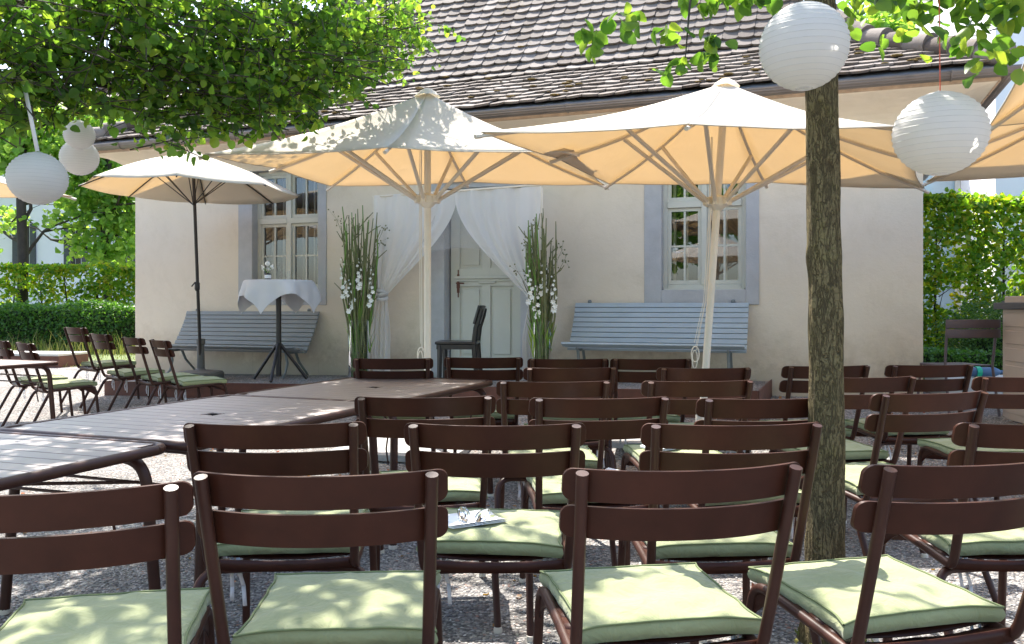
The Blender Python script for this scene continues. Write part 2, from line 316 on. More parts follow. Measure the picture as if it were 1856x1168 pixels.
# ---------------------------------------------------------------- leaves
def leafmesh(name,pts,size,mat,parent,rng,hi=False,droop=.4,var=.35,narrow=.5,flat=.5):
    n=len(pts); s=size*(1+var*(rng.random(n)*2-1))
    d=rng.normal(size=(n,3)); d[:,2]=d[:,2]*.6-droop; d/=np.linalg.norm(d,axis=1)[:,None]
    a=rng.normal(size=(n,3)); a[:,2]+=flat*2; a-=d*np.sum(a*d,1)[:,None]; a/=np.linalg.norm(a,axis=1)[:,None]
    q=np.cross(d,a); w=narrow
    if hi: sh=[(0,0),(.62*w,.12),(.98*w,.38),(.86*w,.68),(.42*w,.9),(0,1),(-.42*w,.9),(-.86*w,.68),(-.98*w,.38),(-.62*w,.12)]; fc=[(0,1,2,3,4,5),(0,5,6,7,8,9)]
    else: sh=[(0,0),(.9*w,.3),(.72*w,.75),(0,1),(-.72*w,.75),(-.9*w,.3)]; fc=[(0,1,2,3),(0,3,4,5)]
    k=len(sh); V=np.zeros((n,k,3))
    cv=rng.normal(size=n)*.12
    for i,(x,y) in enumerate(sh):
        V[:,i,:]=pts+d*(y*s)[:,None]+q*(x*s)[:,None]+a*((abs(x)*.35-(y*y)*.25+cv*y)*s)[:,None]
    V=V.reshape(-1,3); fl=len(fc[0]); nf=len(fc)
    idx=(np.arange(n)[:,None,None]*k+np.array(fc)[None]).reshape(-1)
    me=bpy.data.meshes.new(name); me.vertices.add(n*k); me.vertices.foreach_set('co',V.reshape(-1).astype(np.float32))
    me.loops.add(n*nf*fl); me.loops.foreach_set('vertex_index',idx.astype(np.int32))
    me.polygons.add(n*nf); me.polygons.foreach_set('loop_start',np.arange(0,n*nf*fl,fl).astype(np.int32))
    try: me.polygons.foreach_set('loop_total',np.full(n*nf,fl,dtype=np.int32))
    except Exception: pass
    me.update(calc_edges=True); me.validate()
    me.materials.append(mat); o=bpy.data.objects.new(name,me); col.objects.link(o)
    if parent: o.parent=parent
    return o
def clumps(ells,rng,ntw,per,sig,twigs=None):
    """leaf positions: twigs spread through ellipsoids, leaves strung along each twig"""
    out=[]; tot=sum(e[3]*e[4]*e[5]*e[6] for e in ells)
    for (x,y,z,a,b,c,dn) in ells:
        m=max(2,int(ntw*a*b*c*dn/tot)); p=rng.normal(size=(m,3)); p/=np.linalg.norm(p,axis=1)[:,None]
        p*=(rng.random(m)**.38)[:,None]; p=p*np.array([a,b,c])+np.array([x,y,z])
        d=rng.normal(size=(m,3)); d[:,2]*=.45; d/=np.linalg.norm(d,axis=1)[:,None]; L=sig*rng.uniform(1.6,3.4,m)
        k=rng.poisson(per,size=m); q=np.repeat(p,k,axis=0); dd=np.repeat(d*L[:,None],k,axis=0); t=rng.random(len(q))*2-1
        q=q+dd*t[:,None]; q[:,2]-=.12*sig*4*t*t
        out.append(q+rng.normal(size=q.shape)*sig*.38)
        if twigs is not None:
            for i in range(m):
                if rng.random()<.7:
                    A=Vector(p[i]-d[i]*L[i]*1.3); B=Vector(p[i]); Cc=Vector(p[i]+d[i]*L[i])-Vector((0,0,.03)); twigs.tube([A,B,Cc],[.0045,.0035,.0015],4,cap=False)
    return np.concatenate(out)
# ================================================================ SETTING
g=MB(); xs=sorted(set([-70,-45,-30,-22]+[x*.5 for x in range(-36,37)]+[22,30,45,70])); ys=sorted(set([-50,-30,-18,-10]+[y*.4 for y in range(-15,60)]+[28,36,50,80]))
vs=[(x,y,gz(x,y)) for y in ys for x in xs]; nx=len(xs)
g.add(vs,[(j*nx+i,j*nx+i+1,(j+1)*nx+i+1,(j+1)*nx+i) for j in range(len(ys)-1) for i in range(nx-1)])
tag(g.build('ground',M['gravel'],ang=180),kind='structure')
# lawn strip left of the house
lw=MB()
def lawn_pt(a,b):
    x=-24+a*(24-5.35); y=12.9+b*9+ .25*noise.noise((a*9,b*3,0))-(x+5.4)*.05*0
    return (x,y+ (1-b)*.5*math.sin(a*7)*.3,gz(x,y)+.012)
lw.grid(lawn_pt,40,18); tag(lw.build('lawn',M['lawn'],ang=180),kind='structure')
rng=np.random.default_rng(3)
# grass blades (one object, nobody could count them)
def blades(n,fx,hmin,hmax,name,label,mat=None):
    V=[];Fc=[]
    for i in range(n):
        x,y,hs=fx(i); z=gz(x,y); h=random.uniform(hmin,hmax)*hs; a=random.random()*2*PI; w=.007
        l=random.uniform(.1,.6)*h; b=random.random()*2*PI; k=len(V)
        V+= [(x-w*cos(a),y-w*sin(a),z),(x+w*cos(a),y+w*sin(a),z),(x+l*.4*cos(b)+w*.7*cos(a),y+l*.4*sin(b)+w*.7*sin(a),z+h*.6),(x+l*.4*cos(b)-w*.7*cos(a),y+l*.4*sin(b)-w*.7*sin(a),z+h*.6),(x+l*cos(b),y+l*sin(b),z+h)]
        Fc+=[(k,k+1,k+2,k+3),(k+3,k+2,k+4)]
    m=MB(); m.v=V; m.f=Fc; return tag(m.build(name,mat or M['grassblade'],smooth=False),label,'grass',kind='stuff')
blades(9000,lambda i:(random.uniform(-13,-5.4),12.6+8*random.random()**1.3,1 if random.random()<.93 else 1.8),.02,.06,'lawn_grass','sunlit short grass beside the house corner')
blades(900,lambda i:(random.uniform(-10.5,-6.0),15.9+random.gauss(0,.25),1 if random.random()<.8 else 1.6),.12,.34,'tall_grass','tall pale seeding grass along the foot of the dark hedge')

# ---------------------------------------------------------------- the little house
house=empty('garden_house',C0,0,'cream plastered house with grey window surrounds under a mossy brown tiled hip roof','house')
def hb(mb,name,mat,parent=None,**k):
    # facade-space meshes are built in world coordinates; shift to house origin
    mb.v=[(x-C0.x,y-C0.y,z-C0.z) for x,y,z in mb.v]
    return mb.build(name,mat,parent or house,**k)
DEPTH=6.0
lw_in=(wu(458),wu(577)); lw_out=(wu(433),wu(592))
rw_in=(wu(1199),wu(1352)); rw_out=(wu(1168),wu(1376))
dr_out=(wu(782),wu(960)); dr_in=(wu(806),wu(944))
WZ=(1.40,2.98)
ops=[(lw_in[0],lw_in[1],*WZ),(dr_in[0],dr_in[1],.1,2.62),(rw_in[0],rw_in[1],*WZ)]
wall=MB(); us=[0]+[v for o in ops for v in o[:2]]+[HL]; ZB,ZT=0.0,3.35
def quad(mb,pts): mb.add(pts,[(0,1,2,3)])
for i in range(len(us)-1):
    a,b=us[i],us[i+1]
    if i%2==0: wall.grid(lambda s,q:P(a+(b-a)*s,.006*noise.noise(((a+(b-a)*s)*1.3,q*4,0)),ZB+(ZT-ZB)*q),6,8)
    else:
        z0,z1=ops[i//2][2:]
        if z0>ZB: quad(wall,[P(a,0,ZB),P(b,0,ZB),P(b,0,z0),P(a,0,z0)])
        quad(wall,[P(a,0,z1),P(b,0,z1),P(b,0,ZT),P(a,0,ZT)])
quad(wall,[P(HL,0,ZB),P(HL,-DEPTH,ZB),P(HL,-DEPTH,ZT),P(HL,0,ZT)])
quad(wall,[P(0,-DEPTH,ZB),P(0,0,ZB),P(0,0,ZT),P(0,-DEPTH,ZT)])
quad(wall,[P(HL,-DEPTH,ZB),P(0,-DEPTH,ZB),P(0,-DEPTH,ZT),P(HL,-DEPTH,ZT)])
hb(wall,'wall',M['plaster'])
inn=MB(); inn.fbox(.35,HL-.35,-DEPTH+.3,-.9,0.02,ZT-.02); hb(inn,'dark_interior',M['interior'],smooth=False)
# coved eaves
EF,ER,ELft=.6,.6,.3
ZG=3.30
def eave(prof,name,mat,parent=None,solid=0,ang=38):
    # sweep a (outward fraction, z) profile round front and both ends
    m=MB(); ring=[]
    for (o,z) in prof:
        ring.append([P(-ELft*o/EF if True else 0,-DEPTH-.0,z),P(-ELft*o/EF,o,z),P(HL+ER*o/EF,o,z),P(HL+ER*o/EF,-DEPTH,z)])
    for i in range(len(prof)-1):
        for k in range(3): quad(m,[ring[i][k],ring[i][k+1],ring[i+1][k+1],ring[i+1][k]])
    return hb(m,name,mat,parent,solid=solid,ang=ang)
prof=[(0.0,2.98)]+[(.012+.50*(1-cos(t*PI/2)),2.98+.24*sin(t*PI/2)+.02*t) for t in [k/8 for k in range(9)]]+[(.56,3.25)]
eave(prof,'coved_soffit',M['plaster'],ang=60)
eave([(.562,3.245),(.562,3.36)],'eave_board',M['wood'],solid=.02)
gut=[(.565+.070*(1-cos(a)),3.340-.075*sin(a)) for a in [k*PI/8 for k in range(9)]]
eave(gut,'gutter',M['zinc'],solid=.004,ang=60)
br=MB()
for k in range(9):
    u=.4+k*1.2; pts=[P(u,.56+.075*(1-cos(a)),3.340-.082*sin(a)) for a in [j*PI/6 for j in range(7)]]; br=MB(); br.tube(pts,.006,5); hb(br,'gutter_bracket',M['zinc'])
fl=[(.50,3.42),(.572,3.352)]
eave(fl,'flashing',M['zinc2'],solid=.004)
# roof surfaces: flared eaves (30 deg) then 52 deg
def prof_z(r):
    a=1.0*math.tan(R(30)); 
    if r<1.0: return 3.40+r*math.tan(R(29))
    if r<1.3:
        t=(r-1)/.3; return 3.40+math.tan(R(29))+.3*(t*math.tan(R(29))+t*t*.5*(math.tan(R(52))-math.tan(R(29))))
    return 3.40+math.tan(R(29))+.3*.5*(math.tan(R(29))+math.tan(R(52)))+(r-1.3)*math.tan(R(52))
W0=.56; UL,UR=-ELft,HL+ER; HALF=(DEPTH+2*W0)/2; kL=1.0
rs=[0,.25,.5,.75,1,1.1,1.2,1.3,1.8,2.4,3.0,HALF]
rf=MB()
def RP(u,r,dz=0): return P(u,W0-r,prof_z(r)+dz)
for i in range(len(rs)-1):
    a,b=rs[i],rs[i+1]; za,zb=prof_z(a)-.03,prof_z(b)-.03
    ca=[P(UL+a,W0-a,za),P(UR-a,W0-a,za),P(UR-a,-DEPTH-W0+a,za),P(UL+a,-DEPTH-W0+a,za)]
    cb=[P(UL+b,W0-b,zb),P(UR-b,W0-b,zb),P(UR-b,-DEPTH-W0+b,zb),P(UL+b,-DEPTH-W0+b,zb)]
    for k in range(4): quad(rf,[ca[k],ca[(k+1)%4],cb[(k+1)%4],cb[k]])
roof=hb(rf,'roof',M['farroof'],smooth=False)
# beaver-tail tile courses
tl=MB(); rnd=random.Random(5)
s_acc=0; rr=[];r=0.0
while r<HALF-.05:
    sl=math.atan((prof_z(r+.02)-prof_z(r))/.02); rr.append((r,sl)); r+=.155*cos(sl)
TW=.175
for j,(r,sl) in enumerate(rr):
    off=(j%2)*TW/2; u=UL+r-TW+off
    while u<UR-r:
        uc=u+TW/2
        if uc>UL+r-.02 and uc<UR-r+.02:
            lift=.046+rnd.uniform(-.004,.008); tilt=rnd.uniform(-.006,.006); sd=rnd.uniform(-.008,.008)
            w=TW*.49; L=.30; th=.024
            # local: x along u, s up the slope from the lower edge, h normal
            out=[]
            for (x,s_) in [(-w,.030),(-w*.72,.011),(-w*.35,.002),(0,0),(w*.35,.002),(w*.72,.011),(w,.030),(w,L),(-w,L)]:
                s2=s_+sd; h=lift*(1-s_/L*.95)+tilt*x/w
                out.append((x,s2,h))
            ns=Vector((0,0,1))
            def W(x,s2,h):
                return P(uc+x,W0-r-s2*cos(sl)+h*sin(sl)*1.0,prof_z(r)+s2*sin(sl)+h*cos(sl))
            top=[W(*o) for o in out]; bot=[W(x,s2,h-th) for x,s2,h in out]
            n=len(out); tl.add(top+bot,[tuple(range(n))]+[(k+n,(k+1)%n+n,(k+1)%n,k) for k in range(7)]+[(7+n,8+n,8,7),(8+n,n,0,8)])
        u+=TW
tl_o=hb(tl,'tile_course',M['tile'],roof,smooth=False)
# side hip tiles read only from aside: simple stepped courses
sd_=MB()
for side in (0,1):
    for j,(r,sl) in enumerate(rr):
        z=prof_z(r)+.012
        w0=W0-r; w1=-DEPTH-W0+r
        if side==0: a=[P(UR-r,w0,z),P(UR-r,w1,z),P(UR-r-.16*cos(sl),w1,z+.16*sin(sl)-.015),P(UR-r-.16*cos(sl),w0,z+.16*sin(sl)-.015)]
        else: a=[P(UL+r,w1,z),P(UL+r,w0,z),P(UL+r+.16*cos(sl),w0,z+.16*sin(sl)-.015),P(UL+r+.16*cos(sl),w1,z+.16*sin(sl)-.015)]
        quad(sd_,a)
hb(sd_,'side_tiling',M['tile'],roof,smooth=False)
# moss cushions
ms=MB(); rnd=random.Random(11)
for k in range(120):
    r=abs(rnd.gauss(0,.7))+.02; u=rnd.uniform(UL+r+.3,UR-r-.3)
    if r>HALF-.2: continue
    c=RP(u,r,.055); ms.sph(c,rnd.uniform(.010,.038),7,5,(1.8,1,.35))
M['moss']=simple('moss',(.19,.125,.035),.95,.4,30,.8,90)
hb(ms,'moss',M['moss'],roof)['kind']='stuff'
# hip ridge tiles (half round, overlapping)
for (sx,nm) in ((1,'R'),(-1,'L')):
    hp=MB(); r=-.02; k=0
    while r<HALF-.1:
        L=.36; dr=L*.8*(.60 if r>1.2 else .64)
        def hpnt(q,dz=0): 
            u=(UR-q) if sx>0 else (UL+q); return P(u,W0-q,prof_z(max(0,q))+.045+dz)
        a=hpnt(r,.035); b=hpnt(r+dr*1.18,-.005)
        hp.tube([a,a.lerp(b,.5),b],[.118,.108,.096],14)
        r+=dr; k+=1
    hb(hp,'hip_ridge_tile',M['tile'],roof)
rt=MB(); rt.tube([P(UL+HALF,W0-HALF,prof_z(HALF)+.05),P(UR-HALF,W0-HALF,prof_z(HALF)+.05)],.11,14); hb(rt,'ridge_tile',M['tile'],roof)

# windows
def window(ui,uo,name_extra=None):
    w=MB(); z0,z1=WZ; zo0,zo1=1.24,3.06
    # painted surround, 14 mm proud of the wall
    S=.014
    w.fbox(uo[0],ui[0],-.004,S,zo0,zo1); w.fbox(ui[1],uo[1],-.004,S,zo0,zo1)
    w.fbox(ui[0],ui[1],-.004,S-.001,zo0,z0); w.fbox(ui[0],ui[1],-.004,S-.001,z1,zo1)
    # reveals
    w.fbox(ui[0]-.03,ui[0]+.001,-.2,-.004,z0,z1); w.fbox(ui[1]-.001,ui[1]+.03,-.2,-.004,z0,z1)
    w.fbox(ui[0],ui[1],-.2,-.004,z0-.03,z0+.001); w.fbox(ui[0],ui[1],-.2,-.004,z1-.001,z1+.03)
    root=hb(w,'window',M['surround'],ang=20,bevel=.004)
    f=MB(); u0,u1=ui; um=(u0+u1)/2; D0,D1=-.17,-.10; tz=z0+.93
    f.fbox(u0,u0+.05,D0,D1,z0,z1); f.fbox(u1-.05,u1,D0,D1,z0,z1)
    f.fbox(u0+.05,u1-.05,D0,D1-.001,z0,z0+.06); f.fbox(u0+.05,u1-.05,D0,D1-.001,z1-.05,z1)
    f.fbox(um-.03,um+.03,D0,D1+.015,z0+.06,z1-.05)
    f.fbox(u0+.05,um-.03,D0,D1+.02,tz-.035,tz+.035); f.fbox(um+.03,u1-.05,D0,D1+.02,tz-.035,tz+.035)
    fr=hb(f,'frame',M['frame'],root,ang=20,bevel=.004)
    for (a,b) in ((u0+.05,um-.03),(um+.03,u1-.05)):
        for (c,d,rows) in ((z0+.06,tz-.035,2),(tz+.035,z1-.05,1)):
            s=MB(); q=.038; E0,E1=-.155,-.115
            s.fbox(a+.002,a+q,E0,E1,c+.002,d-.002); s.fbox(b-q,b-.002,E0,E1,c+.002,d-.002)
            s.fbox(a+q,b-q,E0,E1-.001,c+.002,c+q+.008); s.fbox(a+q,b-q,E0,E1-.001,d-q,d-.002)
            m_=(a+b)/2; s.fbox(m_-.011,m_+.011,E0+.006,E1-.006,c+q+.008,d-q)
            if rows==2:
                mz=(c+d)/2; s.fbox(a+q,m_-.011,E0+.006,E1-.007,mz-.011,mz+.011); s.fbox(m_+.011,b-q,E0+.006,E1-.007,mz-.011,mz+.011)
            sh=hb(s,'sash',M['frame'],root,ang=20)
            gl=MB(); quad(gl,[P(a+.01,-.137,c+.01),P(b-.01,-.137,c+.01),P(b-.01,-.137,d-.01),P(a+.01,-.137,d-.01)])
            hb(gl,'pane',M['glass'],sh,smooth=False)
            # inner casement bars seen through the glass
            n_=MB(); n_.fbox(a+.03,a+.06,-.34,-.30,c,d); n_.fbox(b-.06,b-.03,-.34,-.30,c,d); n_.fbox((a+b)/2-.01,(a+b)/2+.01,-.33,-.31,c,d)
            hb(n_,'inner_casement',M['frame'],sh,smooth=False)
    # opening flashing line under the sill
    si=MB(); si.fbox(u0+.02,u1-.02,-.10,-.03,z0+.001,z0+.018); hb(si,'sill',M['frame'],root)
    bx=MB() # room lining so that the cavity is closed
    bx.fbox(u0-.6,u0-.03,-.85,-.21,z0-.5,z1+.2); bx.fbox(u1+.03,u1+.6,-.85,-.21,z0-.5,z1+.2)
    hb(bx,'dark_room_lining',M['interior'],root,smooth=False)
    return root
wl=window(lw_in,lw_out); wr=window(rw_in,rw_out)
# lettering decal in the right window: three thin white lines too small to read
dc=MB(); ua=rw_in[0]+.105
for k,(z,segs,h) in enumerate([(1.845,[(0,.055)],.010),(1.822,[(0,.03),(.036,.07),(.076,.105)],.005),(1.808,[(0,.045),(.05,.075)],.005)]):
    for (s0,s1) in segs: dc.fbox(ua+s0,ua+s1,-.1365,-.1355,z,z+h)
hb(dc,'lettering',M['sheet'],wr,smooth=False)
# door
d0,d1=dr_in; o0,o1=dr_out
s=MB(); S=.016
s.fbox(o0,d0,-.004,S,.3,2.80); s.fbox(d1,o1,-.004,S,.3,2.80); s.fbox(d0,d1,-.004,S-.001,2.62,2.80)
s.fbox(d0-.03,d0+.001,-.22,-.004,.3,2.62); s.fbox(d1-.001,d1+.03,-.22,-.004,.3,2.62); s.fbox(d0,d1,-.22,-.004,2.62,2.65)
s.fbox(d0,d1,-.22,.12,.34,.45)
dsur=hb(s,'door_surround',M['surround'],ang=20,bevel=.004)
dd=MB(); a,b=d0+.02,d1-.02; zb,zt=.46,2.61
dd.fbox(a,b,-.19,-.15,zb,zt)
mid=(a+b)/2
for (x0,x1,z0,z1) in [(a+.13,mid-.06,zb+.18,zb+.98),(mid+.06,b-.13,zb+.18,zb+.98),(a+.13,mid-.06,zb+1.24,zt-.14),(mid+.06,b-.13,zb+1.24,zt-.14)]:
    pass
# stiles, rails proud of the sheet; panels raised within
f2=-.15; f3=-.128
for r_ in [(a,a+.12,zb,zt),(b-.12,b,zb,zt),(mid-.055,mid+.055,zb+.16,zt-.12)]: dd.fbox(r_[0],r_[1],f2-.001,f3,r_[2],r_[3])
for (z0,z1) in [(zb,zb+.16),(zb+1.0,zb+1.22),(zt-.12,zt)]:
    dd.fbox(a+.12,b-.12,f2-.001,f3-.001,z0,z1)
for (x0,x1) in ((a+.12,mid-.055),(mid+.055,b-.12)):
    for (z0,z1) in ((zb+.16,zb+1.0),(zb+1.22,zt-.12)):
        dd.fbox(x0+.035,x1-.035,f2-.001,f3-.006,z0+.035,z1-.035)
dd.fbox(a+.06,b-.02,f3-.001,f3+.035,zb+1.09,zb+1.125); dd.fbox(a+.07,b-.03,f3-.001,f3+.018,zb+1.06,zb+1.089)
dd.fbox(mid-.09,mid+.12,f3-.001,f3+.022,zb+1.035,zb+1.059)
door=hb(dd,'door',M['door'],ang=20,bevel=.005)
h=MB(); hx=wu(823)+.0; hz=1.50
for k in range(6):
    z=hz-.17+k*.055; wd=[.006,.016,.02,.012,.014,.006][k]; h.fbox(hx-wd,hx+wd,-.128,-.118,z,z+.056)
h.tube([P(hx,-.12,hz),P(hx,-.07,hz),P(hx+.02,-.06,hz),P(hx+.10,-.06,hz-.004)],.009,8)
hb(h,'handle',M['corten'],door)
sg=MB(); sg.fbox(wu(811),wu(885),.02,.06,2.685,2.76); tag(hb(sg,'door_lamp_box',M['black'],smooth=False))

# ---------------------------------------------------------------- raised gravel terrace with rusty steel edge
FL=Vector((-4.77,9.83,.335)); FR=Vector((2.2,7.50,.455)); BR=Vector((2.68,8.68,.455)); BL=Vector((-4.30,11.20,.335))
te=MB()
def tp(a,b):
    p=(FL*(1-a)+FR*a)*(1-b)+(BL*(1-a)+BR*a)*b; return Vector((p.x,p.y,p.z-.008+.006*noise.noise((p.x*2,p.y*2,0))))
te.grid(tp,40,10)
# gravel fill sides
tag(te.build('terrace',M['gravel'],ang=180),kind='structure')
ed=MB()
def wallseg(a,b,th=.012,top=.012,dep=.42):
    d=(b-a).normalized(); n=Vector((d.y,-d.x,0)); vs=[]
    for z in (-dep,top):
        for p in (a+n*th,b+n*th,b,a): vs.append((p.x,p.y,p.z+z))
    ed.add(vs,[(0,3,2,1),(4,5,6,7),(0,1,5,4),(1,2,6,5),(2,3,7,6),(3,0,4,7)])
wallseg(FL,FR); wallseg(FR,BR); wallseg(BL,FL)
tag(ed.build('terrace_edging',M['corten'],smooth=False,bevel=.002),'rusty steel edging plate round the raised gravel terrace','edging')
def terr_z(x,y):
    a=((x-FL.x)*(FR.x-FL.x)+(y-FL.y)*(FR.y-FL.y))/((FR.x-FL.x)**2+(FR.y-FL.y)**2); return FL.z*(1-a)+FR.z*a-.004
# low rusty edged paving slabs at the far left
pb=empty('paved_step',(-7.5,13.0,gz(-6.9,12.6)-.02),R(-8),'low step of pale slabs with a rusty steel front behind the left chairs','step')
m=MB(); m.box((0,0,.09),(1.55,.7,.20)); m.build('riser',M['corten'],pb,smooth=False)
for k in range(3):
    m=MB(); m.box((-.52+k*.52,0,.21),(.51,.72,.035)); m.build('paving_slab',M['stone'],pb,bevel=.004)
# ================================================================ FURNITURE
def chair_proto():
    r=empty('garden_chair')
    for s in (-1,1):
        m=MB(); base=[(s*.236,-.012,.872),(s*.222,.115,.452),(s*.220,.20,.425),(s*.218,.36,.436),(s*.222,.565,.448),(s*.236,.612,.004)]
        p=rounded(base[:2]+[(s*.220,.135,.420),(s*.218,.34,.436),(s*.222,.568,.452),base[5]],.075,7)
        m.tube(p,.0138,12); m.build('side_frame',M['brownrough'],r,ang=50)
        for (x,y) in ((s*.236,.612),(s*.272,-.045)):
            c=MB(); c.lathe([(.0,.0),(.0165,.0),(.0165,.012),(.0145,.02),(0,.02)],(x,y,0),10); c.build('foot_cap',M['cap'],r)
    m=MB()
    half=[(.272,-.045,.004),(.262,.10,.31),(.250,.168,.392),(.15,.205,.398),(0,.212,.388)]
    pts=half+[(-x,y,z) for x,y,z in half[:-1][::-1]]
    q=rounded(pts[:3],.09,2)
    full=rounded([pts[0],(.258,.155,.402),(.0,.235,.386),(-.258,.155,.402),pts[-1]],.075,7)
    m.tube(full,.0138,12); m.build('rear_leg_frame',M['brownrough'],r,ang=50)
    # backrest slats: bowed plates with rounded ends
    for (zc,yc) in ((.841,-.002),(.757,.024)):
        m=MB(); W=.268; Hh=.0365; vs=[]; fs=[]; th=.006; xs_=[-W+.022*(1-cos(q*PI/12)) for q in range(7)]; xs_=xs_+[-W+.022+(2*W-.044)*q/20 for q in range(1,20)]+[-x for x in xs_[::-1]]; n=len(xs_)-1
        for side in (1,-1):
            for i in range(n+1):
                x=xs_[i]; e=W-abs(x); rr_=.022; cut=0
                if e<rr_: cut=rr_-math.sqrt(max(0,rr_*rr_-(rr_-e)**2))
                y=yc+.078*(abs(x)/W)**2.2-.052
                for zz in (-(Hh-cut),(Hh-cut)):
                    vs.append((x,y+side*th-zz*.30+.018,zc+zz))
        o=2*(n+1)
        for i in range(n):
            a=2*i; fs+= [(a,a+1,a+3,a+2),(o+a,o+a+2,o+a+3,o+a+1),(a+1,o+a+1,o+a+3,a+3),(a,a+2,o+a+2,o+a)]
        fs+=[(0,o,o+1,1),(2*n,2*n+1,o+2*n+1,o+2*n)]
        m.add(vs,fs); m.build('backrest_slat',M['brown'],r,ang=40,bevel=.0025)
    m=MB()
    for k in range(7):
        y=.165+k*.062; z=.437+.010*sin(k*.8-.6)
        m.grid(lambda a,b:((a-.5)*.43,y+(b-.5)*.054,z-.016*(1-(2*a-1)**2)+ (.008*(b-.5) if k else .01*(.5-b))),10,1)
    m.grid(lambda a,b:((a-.5)*.44,.128+.010*b*0+.012*(2*a-1)**2*-1+.012,.412+.034*b-.014*(1-(2*a-1)**2)),12,1)
    m.build('seat',M['brown'],r,solid=.004)
    m=MB()
    for s in (-1,1):
        m.grid(lambda a,b:(s*(.222+.003*a),.44+.13*a+.006*b*a,.440+.006*a-.085*b*a**1.5-.012*b),6,3)
    m.grid(lambda a,b:((a-.5)*.436,.575+.004*b,.436-.055*b-.012*(1-(2*a-1)**2)),10,2)
    m.build('front_gusset',M['brown'],r,solid=.003)
    for s in (-1,1):
        m=MB(); m.box((s*.185,.19,.411),(.055,.02,.012),rz=s*.12); m.build('mounting_lug',M['brown'],r,bevel=.002)
    # raised maker's lettering on the rear tube
    cu=bpy.data.curves.new('lettering','FONT'); cu.body='Fermob'; cu.size=.019; cu.extrude=.0006; cu.align_x='CENTER'
    t=bpy.data.objects.new('tmp',cu); col.objects.link(t); bpy.context.view_layer.update()
    me=bpy.data.meshes.new_from_object(t.evaluated_get(bpy.context.evaluated_depsgraph_get())); bpy.data.objects.remove(t)
    me.materials.append(M['darkmetal']); lo=bpy.data.objects.new('maker_lettering',me); col.objects.link(lo); lo.parent=r
    lo.location=(-.02,.2165,.3835); lo.rotation_euler=(R(90),0,0)
    return r
def cushion_mesh(seed):
    rnd=random.Random(seed); n=22; T_=.030
    vs=[];fs=[]; ph=rnd.random()*50
    def topz(x,y):
        e=(1-x**6)*(1-y**6)
        wr=.007*noise.noise((x*2.2+ph,y*2.2,0))+.005*noise.noise((x*5+ph,y*3.5,3))
        # pulled folds running in from the front and back seams
        fold=.009*sin(x*11+ph+2.5*noise.noise((x*2,ph,0)))*max(0,abs(y)-.35)**1.2
        return .044+.012*(1-x**4)*(1-y**4)*1.1+wr*e*1.6+fold*e-.006*(abs(x*y))**4+.004*sin(PI*x)*0
    def outl(x,y):
        a=.212; X=x*a*(1-.020*(1-y*y)); Y=y*a*.92*(1-.025*(1-x*x))
        c=(abs(x)*abs(y))**8; wv=.006*noise.noise((x*3+ph,y*3,7)); return X*(1+.06*c)+wv*(abs(x)>.99),Y*(1+.06*c)+wv*(abs(y)>.99)
    idx={}
    for j in range(n+1):
        for i in range(n+1):
            x=-1+2*i/n;y=-1+2*j/n; X,Y=outl(x,y); idx[('t',i,j)]=len(vs); vs.append((X,Y,topz(x,y)))
    for j in range(n+1):
        for i in range(n+1):
            x=-1+2*i/n;y=-1+2*j/n; X,Y=outl(x,y); idx[('b',i,j)]=len(vs); vs.append((X*.99,Y*.99,.002-.006*(1-x*x)*(1-y*y)))
    for j in range(n):
        for i in range(n):
            fs.append((idx['t',i,j],idx['t',i+1,j],idx['t',i+1,j+1],idx['t',i,j+1]))
            fs.append((idx['b',i,j],idx['b',i,j+1],idx['b',i+1,j+1],idx['b',i+1,j]))
    per=[(i,0) for i in range(n)]+[(n,j) for j in range(n)]+[(n-i,n) for i in range(n)]+[(0,n-j) for j in range(n)]
    rows=[[idx['b',i,j] for i,j in per]]
    for k in (1,2,3):
        row=[]
        for (i,j) in per:
            a=Vector(vs[idx['b',i,j]]); b=Vector(vs[idx['t',i,j]]); t=k/4; p=a.lerp(b,t)
            o=Vector((p.x,p.y,0)).normalized(); p+=o*(.010*sin(t*PI)*(1+.5*noise.noise((i*.5+ph,j*.5,k)))); row.append(len(vs)); vs.append(tuple(p))
        rows.append(row)
    rows.append([idx['t',i,j] for i,j in per])
    m_=len(per)
    for a,b in zip(rows[:-1],rows[1:]):
        for k in range(m_): fs.append((a[k],a[(k+1)%m_],b[(k+1)%m_],b[k]))
    mb=MB(); mb.v=vs; mb.f=fs
    seam=[vs[idx['t',i,j]] for i,j in per]; seam.append(seam[0])
    seam=[(x*1.012,y*1.012,z+.001) for x,y,z in seam]
    pip=MB(); pip.tube(seam,.0032,6,cap=False)
    return mb,pip
def cushion_proto(seed):
    r=empty('seat_cushion'); a,b=cushion_mesh(seed)
    a.build('padding',M['cushion'],r,ang=50); b.build('piping',M['piping'],r,ang=180)
    for s in (-1,1):
        m=MB()
        for q in (0,.018):
            pts=[(s*.17+q,-.17-q*.4,-.01),(s*.172+q*1.2,-.175,-.05),(s*.168+q*1.8,-.185+q*.5,-.10),(s*.17+q*2.2,-.18,-.145-q)]
            P_=[Vector(p) for p in pts]
            for k in range(3): m.add([P_[k]-Vector((.006,0,0)),P_[k]+Vector((.006,.003,0)),P_[k+1]+Vector((.006,.003,0)),P_[k+1]-Vector((.006,0,0))],[(0,1,2,3)])
        m.build('tie_ribbon',M['ribbon'],r,solid=.001)
    return r
CH0=chair_proto(); CU=[cushion_proto(s) for s in (1,2,3,4)]
used=set()
def take(proto):
    if proto.name not in used: used.add(proto.name); return proto
    c=copy_tree(proto); return c
GC='brown metal garden chairs with two slat backs'; GCU='sage green seat cushions tied to the chairs'
SEATS={}
